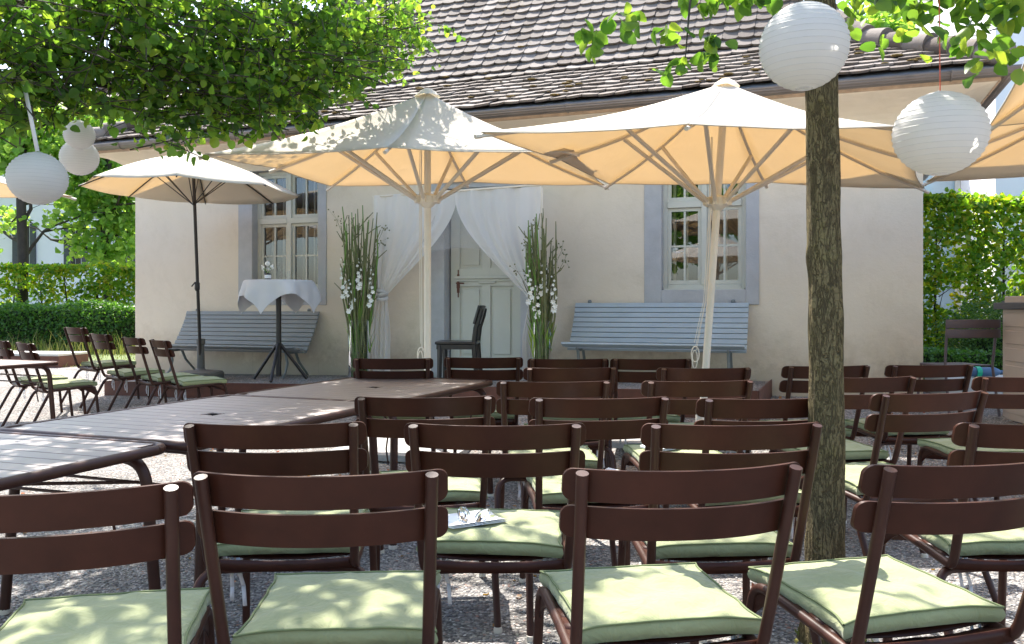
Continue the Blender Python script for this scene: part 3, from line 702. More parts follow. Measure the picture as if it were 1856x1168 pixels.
def put_chair(key,cx,cy,yaw,label,ckey,z=None,cush=True,dz=0,twist=0):
    z=gz(cx,cy) if z is None else z
    c=take(CH0); c.location=(cx,cy,z); c.rotation_euler=(0,0,R(yaw)); tag(c,label,'chair',GC)
    rot=Matrix.Rotation(R(yaw),3,'Z')
    if cush:
        k=take(CU[len(SEATS)%4]); rr=random.Random(key); o=rot@Vector((rr.uniform(-.012,.012),.376+rr.uniform(-.012,.012),0)); k.location=(cx+o.x,cy+o.y,z+.441); twist=twist+rr.uniform(-3,3); k.rotation_euler=(R(1.0),0,R(yaw+twist)); tag(k,ckey,'cushion',GCU)
    SEATS[key]=(cx,cy,z,yaw)
def ch(key,pxl,pxr,Yl,Yr,label,ckey,yaw=None,**k):
    a=Vector(((pxl-928)/F*Yl,Yl,0)); b=Vector(((pxr-928)/F*Yr,Yr,0)); c=(a+b)/2
    d=b-a; yw=math.degrees(math.atan2(d.y,d.x)) if yaw is None else yaw
    # picture points are slat ends; bowed 2 cm ahead of the chair origin
    rot=Matrix.Rotation(R(yw),3,'Z'); o=rot@Vector((0,-.03,0)); put_chair(key,c.x+o.x,c.y+o.y,yw,label,ckey,**k)
C='brown chair '
U='green cushion on the '
ch('n1',-70,222,1.56,1.65,C+'in the bottom left corner, beside the slatted table end',U+'chair in the bottom left corner',yaw=12)
ch('n2',333,822,1.745,1.80,C+'in the nearest row, left of centre, partly hiding another',U+'large nearest chair left of centre',yaw=3)
ch('n3',1022,1452,1.79,1.85,C+'in the nearest row, directly left of the tree trunk',U+'nearest chair just left of the trunk, heavily sunlit',yaw=8)
ch('n4',1543,1960,1.83,1.91,C+'in the nearest row, right of the tree trunk',U+'nearest chair right of the trunk, speckled with leaf shadows',yaw=14)
put_chair('n5',1.77,1.78,8,C+'at the bottom right corner, only its front leg bend in view',U+'bottom right corner chair, cut by the edge')
ch('m1',328,667,2.47,2.50,C+'in the second row, beside the corner of the slatted tables',U+'second-row chair beside the slatted tables',yaw=3)
ch('m2',742,1052,2.46,2.47,C+'in the second row carrying a booklet and champagne flutes',U+'second-row chair, carrying the booklet with flutes',yaw=0,twist=-3)
ch('m3',1184,1470,2.44,2.47,C+'in the second row, just left of the tree trunk',U+'second-row chair just left of the trunk',yaw=3)
ch('m4',1738,2045,2.47,2.50,C+'in the second row, at the right edge of the photo',U+'second-row chair at the right edge',yaw=2)
ch('r1',648,893,3.17,3.20,C+'in the third row, against the near side of the far table',U+'third-row chair beside the far table',yaw=4)
ch('r2',972,1202,3.11,3.18,C+'in the third row, right of the chair beside the far table',U+'third-row chair second from the table',yaw=5)
ch('r3',1268,1508,3.12,3.18,C+'in the third row, right end hidden by the trunk',U+'third-row chair half behind the trunk',yaw=6)
ch('r4',1573,1790,3.33,3.45,C+'in the third row, pale and turned left, right of the trunk',U+'third-row chair right of the trunk',yaw=15)
ch('f1',911,1098,3.86,3.88,C+'in the fourth row with bright top edge, left one of two',U+'fourth-row chair with lit top edge, left one',yaw=2)
ch('f2',1172,1357,3.88,3.95,C+'in the fourth row with bright top edge, below the blue bench',U+'fourth-row chair below the blue bench',yaw=6)
ch('f3',1468,1662,4.05,4.17,C+'in the fourth row, its left part behind the trunk',U+'fourth-row chair crossing behind the trunk, with a booklet',yaw=9)
ch('f4',1760,1960,4.08,4.12,C+'in the fourth row, cut by the right edge',U+'fourth-row chair before the beige cabinet',yaw=4)
ch('g1',955,1113,4.72,4.75,C+'in the fifth row, just right of the table end',U+'fifth-row chair just right of the table',yaw=4)
ch('g2',1195,1357,4.70,4.72,C+'in the fifth row, below the white parasol pole',U+'fifth-row chair before the blue bench',yaw=2)
ch('g3',1420,1573,4.80,4.91,C+'in the fifth row, showing on both sides of the trunk',U+'fifth-row chair behind the trunk',yaw=9)
ch('g4',1610,1757,4.88,4.96,C+'in the fifth row, in front of the plum chair',U+'fifth-row chair in front of the plum chair',yaw=7)
ch('h1',640,784,5.58,5.60,C+'in the farthest row, behind the table end',U+'farthest-row chair behind the table end',yaw=1)
ch('h2',806,947,5.68,5.66,C+'in the farthest row, in front of the black chair',U+'farthest-row chair in front of the door',yaw=0)
ch('h3',960,1100,5.52,5.50,C+'in the farthest row, in front of the right flower vase',U+'farthest-row chair in front of the right vase',yaw=0)
ch('h4',1110,1250,5.50,5.50,C+'in the farthest row, in front of the left half of the blue bench',U+'farthest-row chair before the left half of the blue bench',yaw=0)
YW={'L3':-42,'L4':-46,'L5':-48,'L6':-52,'L2':-48,'L1':-50}
for key,px,Y,lab in [('L3',134,9.2,'left side-on chair, farthest of the four by the terrace'),('L4',179,8.65,'left side-on chair, second farthest of the four by the terrace'),
                 ('L5',238,8.30,'left side-on chair, third farthest of the four by the terrace'),('L6',287,8.05,'left side-on chair, rightmost of the four by the terrace'),
                 ('L2',43,7.95,'side-on chair at the left edge, behind the table end'),('L1',1,8.45,'side-on chair cut by the left edge')]:
    X=(px-928)/F*Y
    put_chair(key,X,Y,YW[key],'brown '+lab,'green cushion of the '+lab)
# booklets and flutes -------------------------------------------------------
def booklet(key,dx,dy,rz,label,s=1):
    cx,cy,z,yaw=SEATS[key]; rot=Matrix.Rotation(R(yaw),3,'Z'); o=rot@Vector((dx,.345+dy,0))
    b=empty('programme_booklet',(cx+o.x,cy+o.y,z+.500),R(yaw+rz),label,'booklet','white programme booklets lying on cushions')
    for k in range(3):
        m=MB(); m.grid(lambda a,c:((a-.5)*.15*s,(c-.5)*.21*s,.0015*k+.006*(a-.5)**2*8*(.4+.3*k)),6,4); m.build('cover' if k!=1 else 'inner_page',M['sheet'],b,solid=.0008)
    return (cx+o.x,cy+o.y,z+.506)
bp=booklet('m2',-.085,.02,-62,'white booklet under two clear champagne flutes on the second-row cushion',.95)
booklet('r2',.12,.05,30,'white booklet on the cushion of the third-row chair second from the table')
booklet('f3',-.02,.04,-55,'white booklet just right of the tree trunk on the fourth-row cushion')
booklet('f2',-.05,.05,-60,'white booklet on the fourth-row cushion below the blue bench')
booklet('n1',.1,.0,10,'white booklet on the bottom left chair') if False else None
for k,(dx,dy,rz,lab) in enumerate([(-.03,.012,100,'clear plastic champagne flute lying on the booklet, left one'),(.045,-.012,75,'clear plastic champagne flute lying on the booklet edge, right one')]):
    f=empty('champagne_flute',(bp[0]+dx,bp[1]+dy,bp[2]+.022),R(rz),lab,'glass','clear flutes on the booklet')
    rotm=Matrix.Rotation(R(88),4,'Y')
    m=MB(); m.lathe([(.018,.0),(.021,.03),(.019,.07),(.011,.10),(.004,.112)],n=16,M=rotm@Matrix.Translation((0,0,-.07))); m.build('bowl',M['plastic'],f)
    m=MB(); m.lathe([(.004,.112),(.0035,.135)],n=8,M=rotm@Matrix.Translation((0,0,-.07))); m.lathe([(.0035,.135),(.012,.139),(.022,.141)],n=16,M=rotm@Matrix.Translation((0,0,-.07))); m.build('foot',M['plastic'],f)
# slatted tables ------------------------------------------------------------
def table_proto():
    r=empty('slatted_table'); W,L=1.0,1.36; rc=.06
    def rr(hx,hy,rc,z,n=6):
        pts=[]
        for (sx,sy,a0) in ((1,1,0),(-1,1,90),(-1,-1,180),(1,-1,270)):
            for k in range(n+1):
                a=R(a0+90*k/n); pts.append((sx*(hx-rc)+rc*cos(a),sy*(hy-rc)+rc*sin(a),z))
        return pts
    m=MB(); o=rr(W/2-.013,L/2-.013,rc,.7265); o.append(o[0]); m.tube(o,.0185,10,cap=False,flat=1); m.build('rim',M['brownrough'],r,ang=180)
    m=MB(); n=15; pitch=(L-.05)/n
    for k in range(n):
        y=-L/2+.025+pitch*(k+.5); e=0
        if k in(0,n-1): e=.035
        if k==n//2:   # slat pierced by the parasol hole
            m.box((-(W/4+.012),y,.735),(W/2-.049,pitch-.006,.010)); m.box(((W/4+.012),y,.735),(W/2-.049,pitch-.006,.010)); 
            m.box((0,y-pitch*.42,.735),(.0479,pitch*.14,.010)); m.box((0,y+pitch*.42,.735),(.0479,pitch*.14,.010))
        else: m.box((0,y,.735),(W-.05-2*e,pitch-.006,.010))
    m.build('slat_top',M['table'],r,smooth=False,bevel=.0015)
    m=MB(); m.lathe([(.022,.7402),(.029,.7412),(.029,.7385),(.022,.73),(.022,.70)],n=20); m.build('parasol_ring',M['darkmetal'],r)
    for sy in (-1,1):
        m=MB(); y=sy*(L/2-.10)
        m.tube(rounded([(-.485,y+sy*.05,.004),(-.465,y,.70),(.465,y,.70),(.485,y+sy*.05,.004)],.10,9),.020,12); m.build('leg_frame',M['brownrough'],r,ang=60)
        m=MB(); m.tube([(-.44,y,.62),(0,y*.1,.68)],.006,6); m.tube([(.44,y,.62),(0,y*.1,.68)],.006,6); m.tube([(-.44,y,.56),(.44,y,.56)],.006,6)
        m.tube([(.40,y-sy*.05,.56),(.385,y-sy*.055,.48),(.40,y-sy*.05,.40)],.005,6)
        m.build('brace_rod',M['brownrough'],r)
    for sx in (-1,1):
        for sy in (-1,1):
            m=MB(); m.lathe([(0,0),(.022,0),(.022,.015),(.019,.02)],(sx*.485,sy*(L/2-.10+.05),0),10); m.build('foot_cap',M['cap'],r)
    return r
TB=table_proto()
for (x,y,rz,lab) in [(-.82,4.99,-21.5,'brown slatted table farthest right, with its far end by the farthest chairs, dappled with sun'),(-1.335,3.74,-21.5,'brown slatted table in the middle of the run, reflecting blue sky'),
                 (-1.885,2.47,-19.5,'brown slatted table at the left edge behind the bottom left chair'),(-4.66,6.90,-24,'brown slatted table end at the far left in front of the side-on chairs')]:
    t=take(TB); t.location=(x,y,gz(x,y)); t.rotation_euler=(0,0,R(rz)); tag(t,lab,'table','brown slatted tables')
# parasols --------------------------------------------------------------------
def parasol(name,corners,peak,base,hubz,label,round_=False,droop=.0,slab=None):
    """square canopy through four corner points; pole from base to peak"""
    base=Vector(base); peak=Vector(peak); root=empty(name,base,0,label,'parasol','large cream square parasols')
    def L(v): return tuple(Vector(v)-base)
    cs=[Vector(c) for c in corners]; rim=[]
    for i in range(4): rim.append(cs[i]); rim.append((cs[i]+cs[(i+1)%4])/2+Vector((0,0,.035)))
    m=MB(); nr=12; ns=8; vs=[]; 
    def canopy(k,s,r):
        a,b=rim[k],rim[(k+1)%8]; p=a.lerp(b,s)
        cen=(cs[0]+cs[1]+cs[2]+cs[3])/4
        pull=.022*sin(PI*s)*r*r; p=p+(cen-p)*pull
        q=peak.lerp(p,r)
        q.z-=.065*sin(PI*min(1,r*1.0))*.9 + .03*sin(PI*s)*r*(1-.4*r)+.004*noise.noise((q.x*3,q.y*3,1))
        return q
    for k in range(8):
        m.grid(lambda s,r,k=k:L(canopy(k,s,max(.012,r))),ns,nr)
    o=m.build('canopy',M['canvas'],root,ang=14,solid=.0012)
    hm=MB(); hp_=[L(canopy(k,j/8,1)) for k in range(8) for j in range(8)]; hp_.append(hp_[0]); hm.tube(hp_,.0045,5,cap=False); hm.build('hem',M['hem'],root,ang=180)
    cpm=MB(); cpm.lathe([(0,.035),(.03,.03),(.07,.005),(.11,-.035)],L(peak),14); cpm.build('top_cap',M['canvas'],root)
    ax=(peak-base).normalized(); t=(hubz-base.z)/ax.z; hub=base+ax*t
    m=MB(); m.tube([(0,0,0),L(peak-ax*.04)],.029,16); m.build('pole',M['cream'],root)
    m=MB(); hl=Vector(L(hub)); m.lathe([(.03,-.07),(.045,-.06),(.075,-.03),(.075,.03),(.045,.045),(.03,.05)],hl,16)
    for k in range(8):
        a=math.atan2((rim[k]-peak).y,(rim[k]-peak).x); m.box((hl.x+.085*cos(a),hl.y+.085*sin(a),hl.z),(.05,.03,.06),rz=a)
    m.build('hub',M['cream'],root,ang=30,bevel=.003)
    tb=MB(); tb.lathe([(.03,-.10),(.055,-.09),(.055,-.05),(.03,-.04)],Vector(L(peak)),14); tb.build('crown_joint',M['cream'],root)
    for k in range(8):
        pts=[Vector(L(canopy(k,0,max(.03,j/8))))-Vector((0,0,.024)) for j in range(9)]
        m=MB(); m.tube(pts,.0125,6); e=pts[-1]; d=(pts[-1]-pts[-2]).normalized(); m.tube([e,e+d*.05],.016,6)
        rb=m.build('rib',M['rib'],root)
        f=.50 if k%2==0 else .60
        at_=Vector(L(canopy(k,0,f)))-Vector((0,0,.035)); a=math.atan2((rim[k]-peak).y,(rim[k]-peak).x)
        st=Vector((hl.x+.10*cos(a),hl.y+.10*sin(a),hl.z)); m=MB()
        m.tube([st,at_],.0165,8); m.build('strut',M['rib'],root)
    for (q,ww) in ((.05,.0),(.062,.03),(.045,-.03)):
        m=MB(); pts=[Vector((hl.x-q,hl.y-.02+ww*.3,hl.z+.5)),Vector((hl.x-q-.005,hl.y-.03,hl.z)),Vector((hl.x*.6-q,hl.y*.6-.04,hl.z*.6)),Vector((-q*.9,-.045,.80+ww))]
        m.tube(pts,.0028,5); m.build('cord',M['cream'],root)
    m=MB(); m.tube([(-.05+.03*sin(a),-.05,0.80-.06+.06*cos(a)) for a in [j*PI/8 for j in range(17)]],.005,6); m.tube([(-.055+.02*sin(a),-.055,.77-.07+.07*cos(a)) for a in [j*PI/8 for j in range(17)]],.004,6); m.build('cord_coil',M['cream'],root)
    m=MB(); m.lathe([(0,.0),(.09,.0),(.09,.012),(.036,.016),(.036,.30),(.031,.305)],(0,0,.0),16); m.build('pole_socket',M['cream'],root)
    return root
def cor(px,py,Y): p=at(px,py,Y); return p
u1=parasol('square_parasol',[cor(372,279,6.35),cor(1040,273,6.2),cor(1096,335,7.92),cor(598,337,8.05)],at(775,168,7.1),(-.715,7.1,gz(-.7,7.1)+.05),at(776,362,7.1).z,'large cream parasol left of centre with tree leaf shadows on its top')
u2=parasol('square_parasol',[cor(873,240,5.4),cor(1632,229,5.25),cor(1676,342,7.5),cor(1103,333,7.6)],at(1315,150,6.55),(1.47,6.55,gz(1.5,6.55)+.05),at(1302,366,6.55).z,'large cream parasol right of centre, bright white on top, before the blue bench')
def sq(cx,cy,z,S,yaw):
    r=Matrix.Rotation(R(yaw),3,'Z'); return [Vector((cx,cy,z))+r@Vector((a*S/2,b*S/2,0)) for a,b in ((-1,-1),(1,-1),(1,1),(-1,1))]
u4=parasol('square_parasol',[(1.84,2.36,2.79),(4.28,1.47,2.84),(5.17,3.91,2.30),(2.73,4.80,2.25)],(3.45,3.2,3.25),(3.7,3.0,.05),2.0,'cream parasol at the right edge, nearest, only its left corner and underside in view')
c5=(4.48,5.72); u5=parasol('square_parasol',sq(*c5,2.32,2.62,-18),(c5[0],c5[1],2.98),(c5[0],c5[1],gz(*c5)+.05),2.0,'cream parasol at the right edge, behind the white lantern, its underside glowing orange')
c6=(-7.05,8.9); u6=parasol('square_parasol',sq(*c6,2.55,3.0,-10),(c6[0],c6[1],3.2),(c6[0],c6[1],gz(*c6)+.05),2.2,'cream parasol at the far left edge behind the hanging lantern')
for i,(x,y) in enumerate([(-4.2,-4.0),(.3,-5.2)]):
    parasol('square_parasol',sq(x,y,2.5,3.0,10),(x,y,3.2),(x,y,0.05),2.15,['cream parasol mirrored in the left window pane','cream parasol mirrored in the right window pane'][i])
# paving slab bases
for (u,(x,y),w,lab) in [(0,(-.86,7.05),1.05,'square grey concrete slab beneath the left of centre parasol, between chair backs'),(1,(1.40,6.95),1.05,'square grey concrete slab beneath the right of centre parasol')]:
    s=MB(); s.box((0,0,.02),(w,w,.05),rz=R(-14)); o=s.build('paving_slab',M['slab'],None,bevel=.004,loc=(x,y,gz(x,y))); tag(o,lab,'slab','parasol base slabs')
s=MB(); s.lathe([(0,0),(.24,0),(.25,.015),(.25,.045),(.235,.06),(0,.065)],n=32); tag(s.build('stone_disc',M['stone'],None,loc=(3.28,6.75,0)),'round white stone disc lying on the gravel right of the trunk','stone')
# small round parasol on the terrace
bx,by=(364-928)/F*9.95,9.95; bz=terr_z(bx,by)
rp=empty('round_parasol',(bx,by,bz),0,'small round cream parasol with dark pole above the left bench','parasol')
pkz=at(348,279,9.6).z-bz; ez=at(348,346,9.6).z-bz; Rr=1.20; LY=-.33; tiltx=-.012
def rc(k,s,r):
    a0=2*PI*(k+.30)/8; a1=2*PI*(k+1.30)/8
    p=Vector((Rr*cos(a0),Rr*sin(a0),0)).lerp(Vector((Rr*cos(a1),Rr*sin(a1),0)),s)*r
    return Vector((p.x+.03,p.y+LY,pkz+(ez-pkz)*(r**1.12)-.02*sin(PI*s)*r+.035*sin(PI*r)-p.x*.02))
m=MB()
for k in range(8): m.grid(lambda s,r,k=k:rc(k,s,max(.02,r)),6,10)
m.build('canopy',M['canvas'],rp,ang=14,solid=.0012)
m=MB(); m.lathe([(0,.07),(.012,.06),(.03,.03),(.10,.01),(.13,-.03)],(.03,LY,pkz),14); m.build('top_cap',M['canvas'],rp)
m=MB(); m.tube([(0,0,.12),(.03,LY,pkz-.02)],.019,12); m.lathe([(.019,0),(.03,.02),(.03,.09),(.019,.11)],(.013,LY*.45,at(358,520,9.8).z-bz-.05),12); m.tube([(.0,LY*.45-.03,at(358,512,9.8).z-bz),(-.03,LY*.45-.06,at(358,520,9.8).z-bz)],.008,6); m.build('pole',M['darkmetal'],rp)
for k in range(8):
    m=MB(); m.tube([rc(k,0,j/8)-Vector((0,0,.012)) for j in range(1,9)],.008,5); m.build('rib',M['darkmetal'],rp)
    m=MB(); m.tube([(.028,LY*.93,ez-.16),tuple(rc(k,0,.45)-Vector((0,0,.02)))],.006,5); m.build('strut',M['darkmetal'],rp)
m=MB(); m.lathe([(.0,.0),(.255,.0),(.262,.02),(.262,.085),(.245,.105),(.06,.125),(.045,.14),(.04,.42),(.05,.43),(.05,.49),(.02,.495)],n=36); m.build('weighted_base',M['greyplastic'],rp)
# benches ---------------------------------------------------------------------
def bench(u0,u1,z,paint,label,wb=.05):
    L=u1-u0; uc=(u0+u1)/2; base=P(uc,wb,z); rz=math.atan2(T.y,T.x)
    r=empty('slatted_bench',base,rz,label,'bench')      # local x along wall, -y away from it
    prof=[]  # (y outward, z)
    bk=[(.02+.245*(k/8)**1.25*1.0,.80-.43*(k/8)) for k in range(9)]
    for k in range(9):
        y,zz=bk[k]; m=MB(); m.box((0,-y,zz),(L,.022,.0525),rx=R(-27+0*k)); m.build('back_slat',paint,r,bevel=.004)
    for k in range(4):
        y=.315+k*.078; zz=.352+.012*k-(.02 if k==0 else 0); m=MB(); m.box((.0,-y,zz),(L,.066,.024),rx=R(4 if k<3 else -30)); m.build('seat_slat',paint,r,bevel=.004)
    for s in (-1,1):
        x=s*(L/2-.16); m=MB()
        m.tube([(x,.02,.83),(x,-.05,.66),(x,-.15,.47),(x,-.25,.33),(x,-.42,.325),(x,-.55,.345)],[.012,.014,.015,.016,.015,.012],8)
        m.tube([(x,-.30,.34),(x,-.22,.20),(x,-.06,.06),(x,-.0,.0)],[.017,.016,.014,.014],8)
        m.tube([(x,-.50,.345),(x,-.46,.20),(x,-.50,.08),(x,-.60,.0)],[.017,.016,.014,.014],8)
        m.sph((x,.0,.84),.024,8,6); m.build('cast_iron_leg',M['iron'],r)
    return r
bench(wu(345),wu(584),terr_z(-4,10.9)-.005,M['bench_grey'],'long grey slatted bench under the left window, partly behind the high table')
bench(wu(1046),wu(1358),terr_z(1.5,8.9),M['bench_blue'],'long pale blue slatted bench under the right window')
# high table ------------------------------------------------------------------
hx,hy=(505-928)/F*9.35,9.75; hx=(505-928)/F*hy; hz=terr_z(hx,hy)
ht=empty('standing_table',(hx,hy,hz),0,'high round standing table with dark three-legged pedestal under a white cloth','table')
topz=at(505,509,hy).z-hz
m=MB(); m.lathe([(0,topz-.03),(.38,topz-.03),(.385,topz-.02),(.385,topz-.006),(0,topz-.006)],n=40); m.build('tabletop',M['darkmetal'],ht)
m=MB(); m.tube([(0,0,.05),(0,0,topz-.03)],.032,14); m.build('column',M['darkmetal'],ht)
for a in (-90,15,165):
    m=MB(); c,s_=cos(R(a)),sin(R(a)); m.tube([(0.02*c,.02*s_,.42),(.32*c,.32*s_,.012)],.019,8); m.build('leg',M['darkmetal'],ht)
cl=MB(); nC=48; hw=.57; ROT=R(34)
def cloth(a,b):
    x=(a*2-1)*hw; y=(b*2-1)*hw; rho=math.hypot(x,y); th=math.atan2(y,x)+ROT
    if rho<.385: return (rho*cos(th),rho*sin(th),topz+.004-.0*rho)
    d=rho-.385; 
    rr_=.388+.07*(1-math.exp(-d*5))+ .035*sin(th*6+1.3)*min(1,d*6)+.02*sin(th*11)*min(1,d*5)
    return (rr_*cos(th),rr_*sin(th),topz+.004-d*(.93-.05*sin(th*6+1.3)))
cl.grid(cloth,nC,nC); o=cl.build('tablecloth',M['white'],None,ang=180,solid=.0015,subsurf=1); o.location=(hx,hy,hz); tag(o,'white cloth with hanging points draped over the high round table','tablecloth')
tz_=hz+topz+.008
# little posy, glasses and card on it
pv=empty('flower_jar',((489-928)/F*hy,hy-.08,tz_),0,'small dark jar of white and cream flowers on the high table','flowers')
m=MB(); m.lathe([(0,0),(.032,0),(.036,.03),(.034,.07),(.03,.075)],n=16); m.build('jar',M['darkmetal'],pv)
m=MB(); m.lathe([(.0365,.015),(.0375,.04),(.0355,.055)],n=16); m.build('paper_band',M['sheet'],pv)
m=MB(); rnd=random.Random(4)
for k in range(9): m.tube([(0,0,.07),(rnd.uniform(-.06,.06),rnd.uniform(-.04,.04),rnd.uniform(.11,.17))],.002,4)
m.build('stem',M['stem_green'],pv)
m=MB(); m.sph((.0,-.01,.185),.03,10,8); m.sph((-.05,0,.14),.02,8,6); m.sph((.045,0,.15),.02,8,6)
for k in range(16): m.sph((rnd.uniform(-.07,.07),rnd.uniform(-.04,.04),rnd.uniform(.10,.18)),.010,6,4)
m.build('blossom',M['petal'],pv)
for k,(px,h,r_) in enumerate([(506,.20,.022),(513,.14,.018),(520,.11,.02)]):
    m=MB(); m.lathe([(r_*.7,0),(r_,.005),(r_,h*.6),(r_*.7,h*.8),(r_*.75,h)],n=14); o=m.build('glass_vessel',M['plastic'],None,loc=((px-928)/F*hy,hy-.03+.05*k,tz_)); tag(o,['tall clear glass vase on the high table beside the flower jar','middle clear glass bottle on the high table','small clear glass at the right of the vessels on the high table'][k],'glass','clear glass vessels on the high table')
# tulle curtain on a rod --------------------------------------------------------
cw=.34
cz=at(830,352,9.55).z
uL,uR=wuo(678,cw),wuo(982,cw)
ct=empty('tulle_curtain',P((uL+uR)/2,cw,0),0,'sheer white curtain draped and tied back in front of the grey door','curtain')
co=P((uL+uR)/2,cw,0)
def cL(v): return tuple(Vector(v)-co)
m=MB(); m.tube([cL(P(uL-.02,cw,cz+.02)),cL(P(uR+.02,cw,cz+.06))],.012,8)
m.build('rod',M['cream'],ct)
for u in (uL,uR):
    m=MB(); m.tube([cL(P(u,cw,terr_z(*P(u,cw,0).xy))),cL(P(u,cw,cz+.03))],.013,8); m.build('post',M['cream'],ct)
def drape(u_top0,u_top1,knot,zk,wk,u_bot0,u_bot1,zb,name,ph,sgn):
    m=MB()
    def f(a,b):
        # b 0 top -> 1 bottom
        zt_=cz+.03+.01*a
        if b<.62:
            t=b/.62; e=t**1.35
            uu=(u_top0*(1-a)+u_top1*a)*(1-e)+(knot+(a-.5)*wk)*e
            # the free hem sags in a curve
            side=a if sgn>0 else 1-a
            uu+= sgn*.16*side*sin(PI*t)*(1-t)*.9
            z=zt_+(zk-zt_)*t+ (.10*side*(1-t)*t*0) - .10*sin(PI*t)*(1-side)*0
            z-= .12*sin(PI*a)*t*(1-t)
            amp=.022*(1-.5*t)
        else:
            t=(b-.62)/.38; e=min(1,t*2.2)**.7
            uu=(knot+(a-.5)*wk)*(1-e)+(u_bot0*(1-a)+u_bot1*a)*e; z=zk+(zb-zk)*t; amp=.012+.028*e
        w=cw+amp*sin(a*23+ph+b*3+1.5*sin(a*7))+amp*.45*sin(a*47+2*ph+b*2)+.006*noise.noise((a*9,b*7,ph))
        return cL(P(uu,w,z))
    m.grid(f,96,60); m.build(name,M['tulle'],ct,ang=180)
    k=MB(); kc=cL(P(knot,cw+.02,zk)); 
    for j in range(3):
        pts=[(kc[0]+.055*cos(q)*1.0,kc[1]+.05*sin(q),kc[2]+(j-1)*.035+.02*sin(q+j*2)) for q in [i*PI/8 for i in range(17)]]
        k.tube(pts,.022,8,cap=False)
    k.build('knot',M['tulle'],ct)
kL=wuo(694,cw); kR=wuo(962,cw)
um=wuo(826,cw)
drape(uL,um,kL,at(691,535,9.7).z,.11,kL-.12,kL+.10,.37,'left_drape'[5:],0,1)
drape(um,uR,kR+.03,at(963,545,9.3).z,.07,kR-.10,kR+.04,.40,'drape',2,-1)
# extra sheer panel
m=MB(); m.grid(lambda a,b:cL(P(uL+.1+(uR-uL-.2)*a,cw-.03+.012*sin(a*25),cz-.02-(.62+.10*sin(PI*a)*0+.03*sin(a*9))*b)),60,6); m.build('top_veil',M['veil'],ct,ang=180)
# flower vases --------------------------------------------------------------------
def vase(px,Y,rad,hgt,top,label,seed):
    rnd=random.Random(seed); x=(px-928)/F*Y; z=terr_z(x,Y); r=empty('branch_vase',(x,Y,z),0,label,'vase','tall glass vases of branches beside the door')
    m=MB(); m.lathe([(0,.012),(rad-.006,.012),(rad-.006,hgt-.002),(rad-.003,hgt+.004),(rad+.004,hgt),(rad+.004,0),(0,0)],n=32); m.build('glass_cylinder',M['vaseglass'],r)
    st=MB(); gr=MB(); bd=MB()
    for k in range(46):
        a=rnd.random()*2*PI; q=rad*.8*math.sqrt(rnd.random()); b=a+rnd.gauss(0,.5); sp=rnd.uniform(.2,1.0)*rad*1.5; h=top*rnd.uniform(.62,1.0)
        p0=Vector((q*cos(a),q*sin(a),.02)); p3=Vector((q*cos(a)+sp*cos(b),q*.8*sin(a)+sp*sin(b)*.7,h)); mid=p0.lerp(p3,.55)+Vector((rnd.gauss(0,.028),rnd.gauss(0,.02),0))
        m_=gr if k%4==0 else st
        pts=[p0,p0.lerp(p3,.3),mid,p0.lerp(p3,.8)+Vector((rnd.gauss(0,.014),rnd.gauss(0,.01),0)),p3]
        m_.tube(pts,[.011,.011,.010,.009,.005],6)
        for j in range(rnd.randint(1,3)):   # side twigs
            t=rnd.uniform(.62,.92); s0=p0.lerp(p3,t); d=Vector((rnd.gauss(0,.6),rnd.gauss(0,.4),1)).normalized(); l=rnd.uniform(.08,.20)
            st.tube([s0,s0+d*l*.5+Vector((rnd.gauss(0,.01),0,0)),s0+d*l],[.007,.006,.004],5)
    for k in range(7):   # berry sprays, each its own part
        b=rnd.uniform(-.6,PI+.6) if k%2 else rnd.uniform(0,2*PI); h=top*rnd.uniform(.55,.9); p0=Vector((rad*.6*cos(b),rad*.4*sin(b),h*.75)); p1=Vector(((rad+.11+rnd.uniform(0,.06))*cos(b),(rad+.05)*sin(b),h+.1))
        bd=MB(); bd.tube([p0,p0.lerp(p1,.5)+Vector((0,0,.03)),p1],.0022,4)
        for j in range(8):
            d=Vector((rnd.gauss(0,.045),rnd.gauss(0,.03),rnd.gauss(.0,.05))); bd.tube([p1,p1+d],.0012,3); bd.sph(p1+d,.009,6,4)
        bd.build('berry_spray',M['stem_dark'],r)
    st.build('branch',M['stem_dark'],r); gr.build('green_stem',M['stem_green'],r)
    lf=MB()
    for k in range(26):
        a=rnd.random()*2*PI; q=rad*.75; h0=hgt*rnd.uniform(.2,.9); l=rnd.uniform(.22,.42); w=.018; p=Vector((q*cos(a),q*sin(a)*.8,h0)); d=Vector((cos(a)*.22,sin(a)*.2,1)); s=Vector((-sin(a+rnd.gauss(0,.6)),cos(a),0))*w
        lf.add([p-s,p+s,p+d*l*.6+s*.9,p+d*l*.6-s*.9,p+d*l+Vector((cos(a)*.03,0,0))],[(0,1,2,3),(3,2,4)])
    lf.build('blade_leaf',M['leaf_far'],r)
    for (dx,z0,z1) in [(-rad*1.25,.95,1.42),(-rad*.55,.78,1.18),(rad*.15,1.05,1.42),(rad*1.2,.85,1.30)]:
        n=9; fl_=MB()
        for j in range(n):
            t=j/n; zz=(z0+(z1-z0)*t)*top/2.0; s=(.027*(1-t)+.008); cx=dx*(1+.15*t)+rnd.gauss(0,.010)+(.014 if j%2 else -.014); cy=-rad*.9+rnd.gauss(0,.01)
            for pt in range(6):
                a=pt*PI/3+rnd.random()*.4; d=Vector((cos(a),-.45+rnd.gauss(0,.15),sin(a))).normalized(); e=Vector((-sin(a),0,cos(a)))
                p=Vector((cx,cy,zz)); fl_.add([p,p+d*s*.55+e*s*.38,p+d*s*1.05+e*s*.12+Vector((0,s*.15,0)),p+d*s*1.0-e*s*.25,p+d*s*.5-e*s*.36],[(0,1,2,3,4)])
        fl_.build('gladiolus_flower',M['petal'],r,smooth=False)
    return r
vase(651,9.75,.125,.68,2.02,'left tall glass vase of bare branches and white gladioli beside the curtain',21)
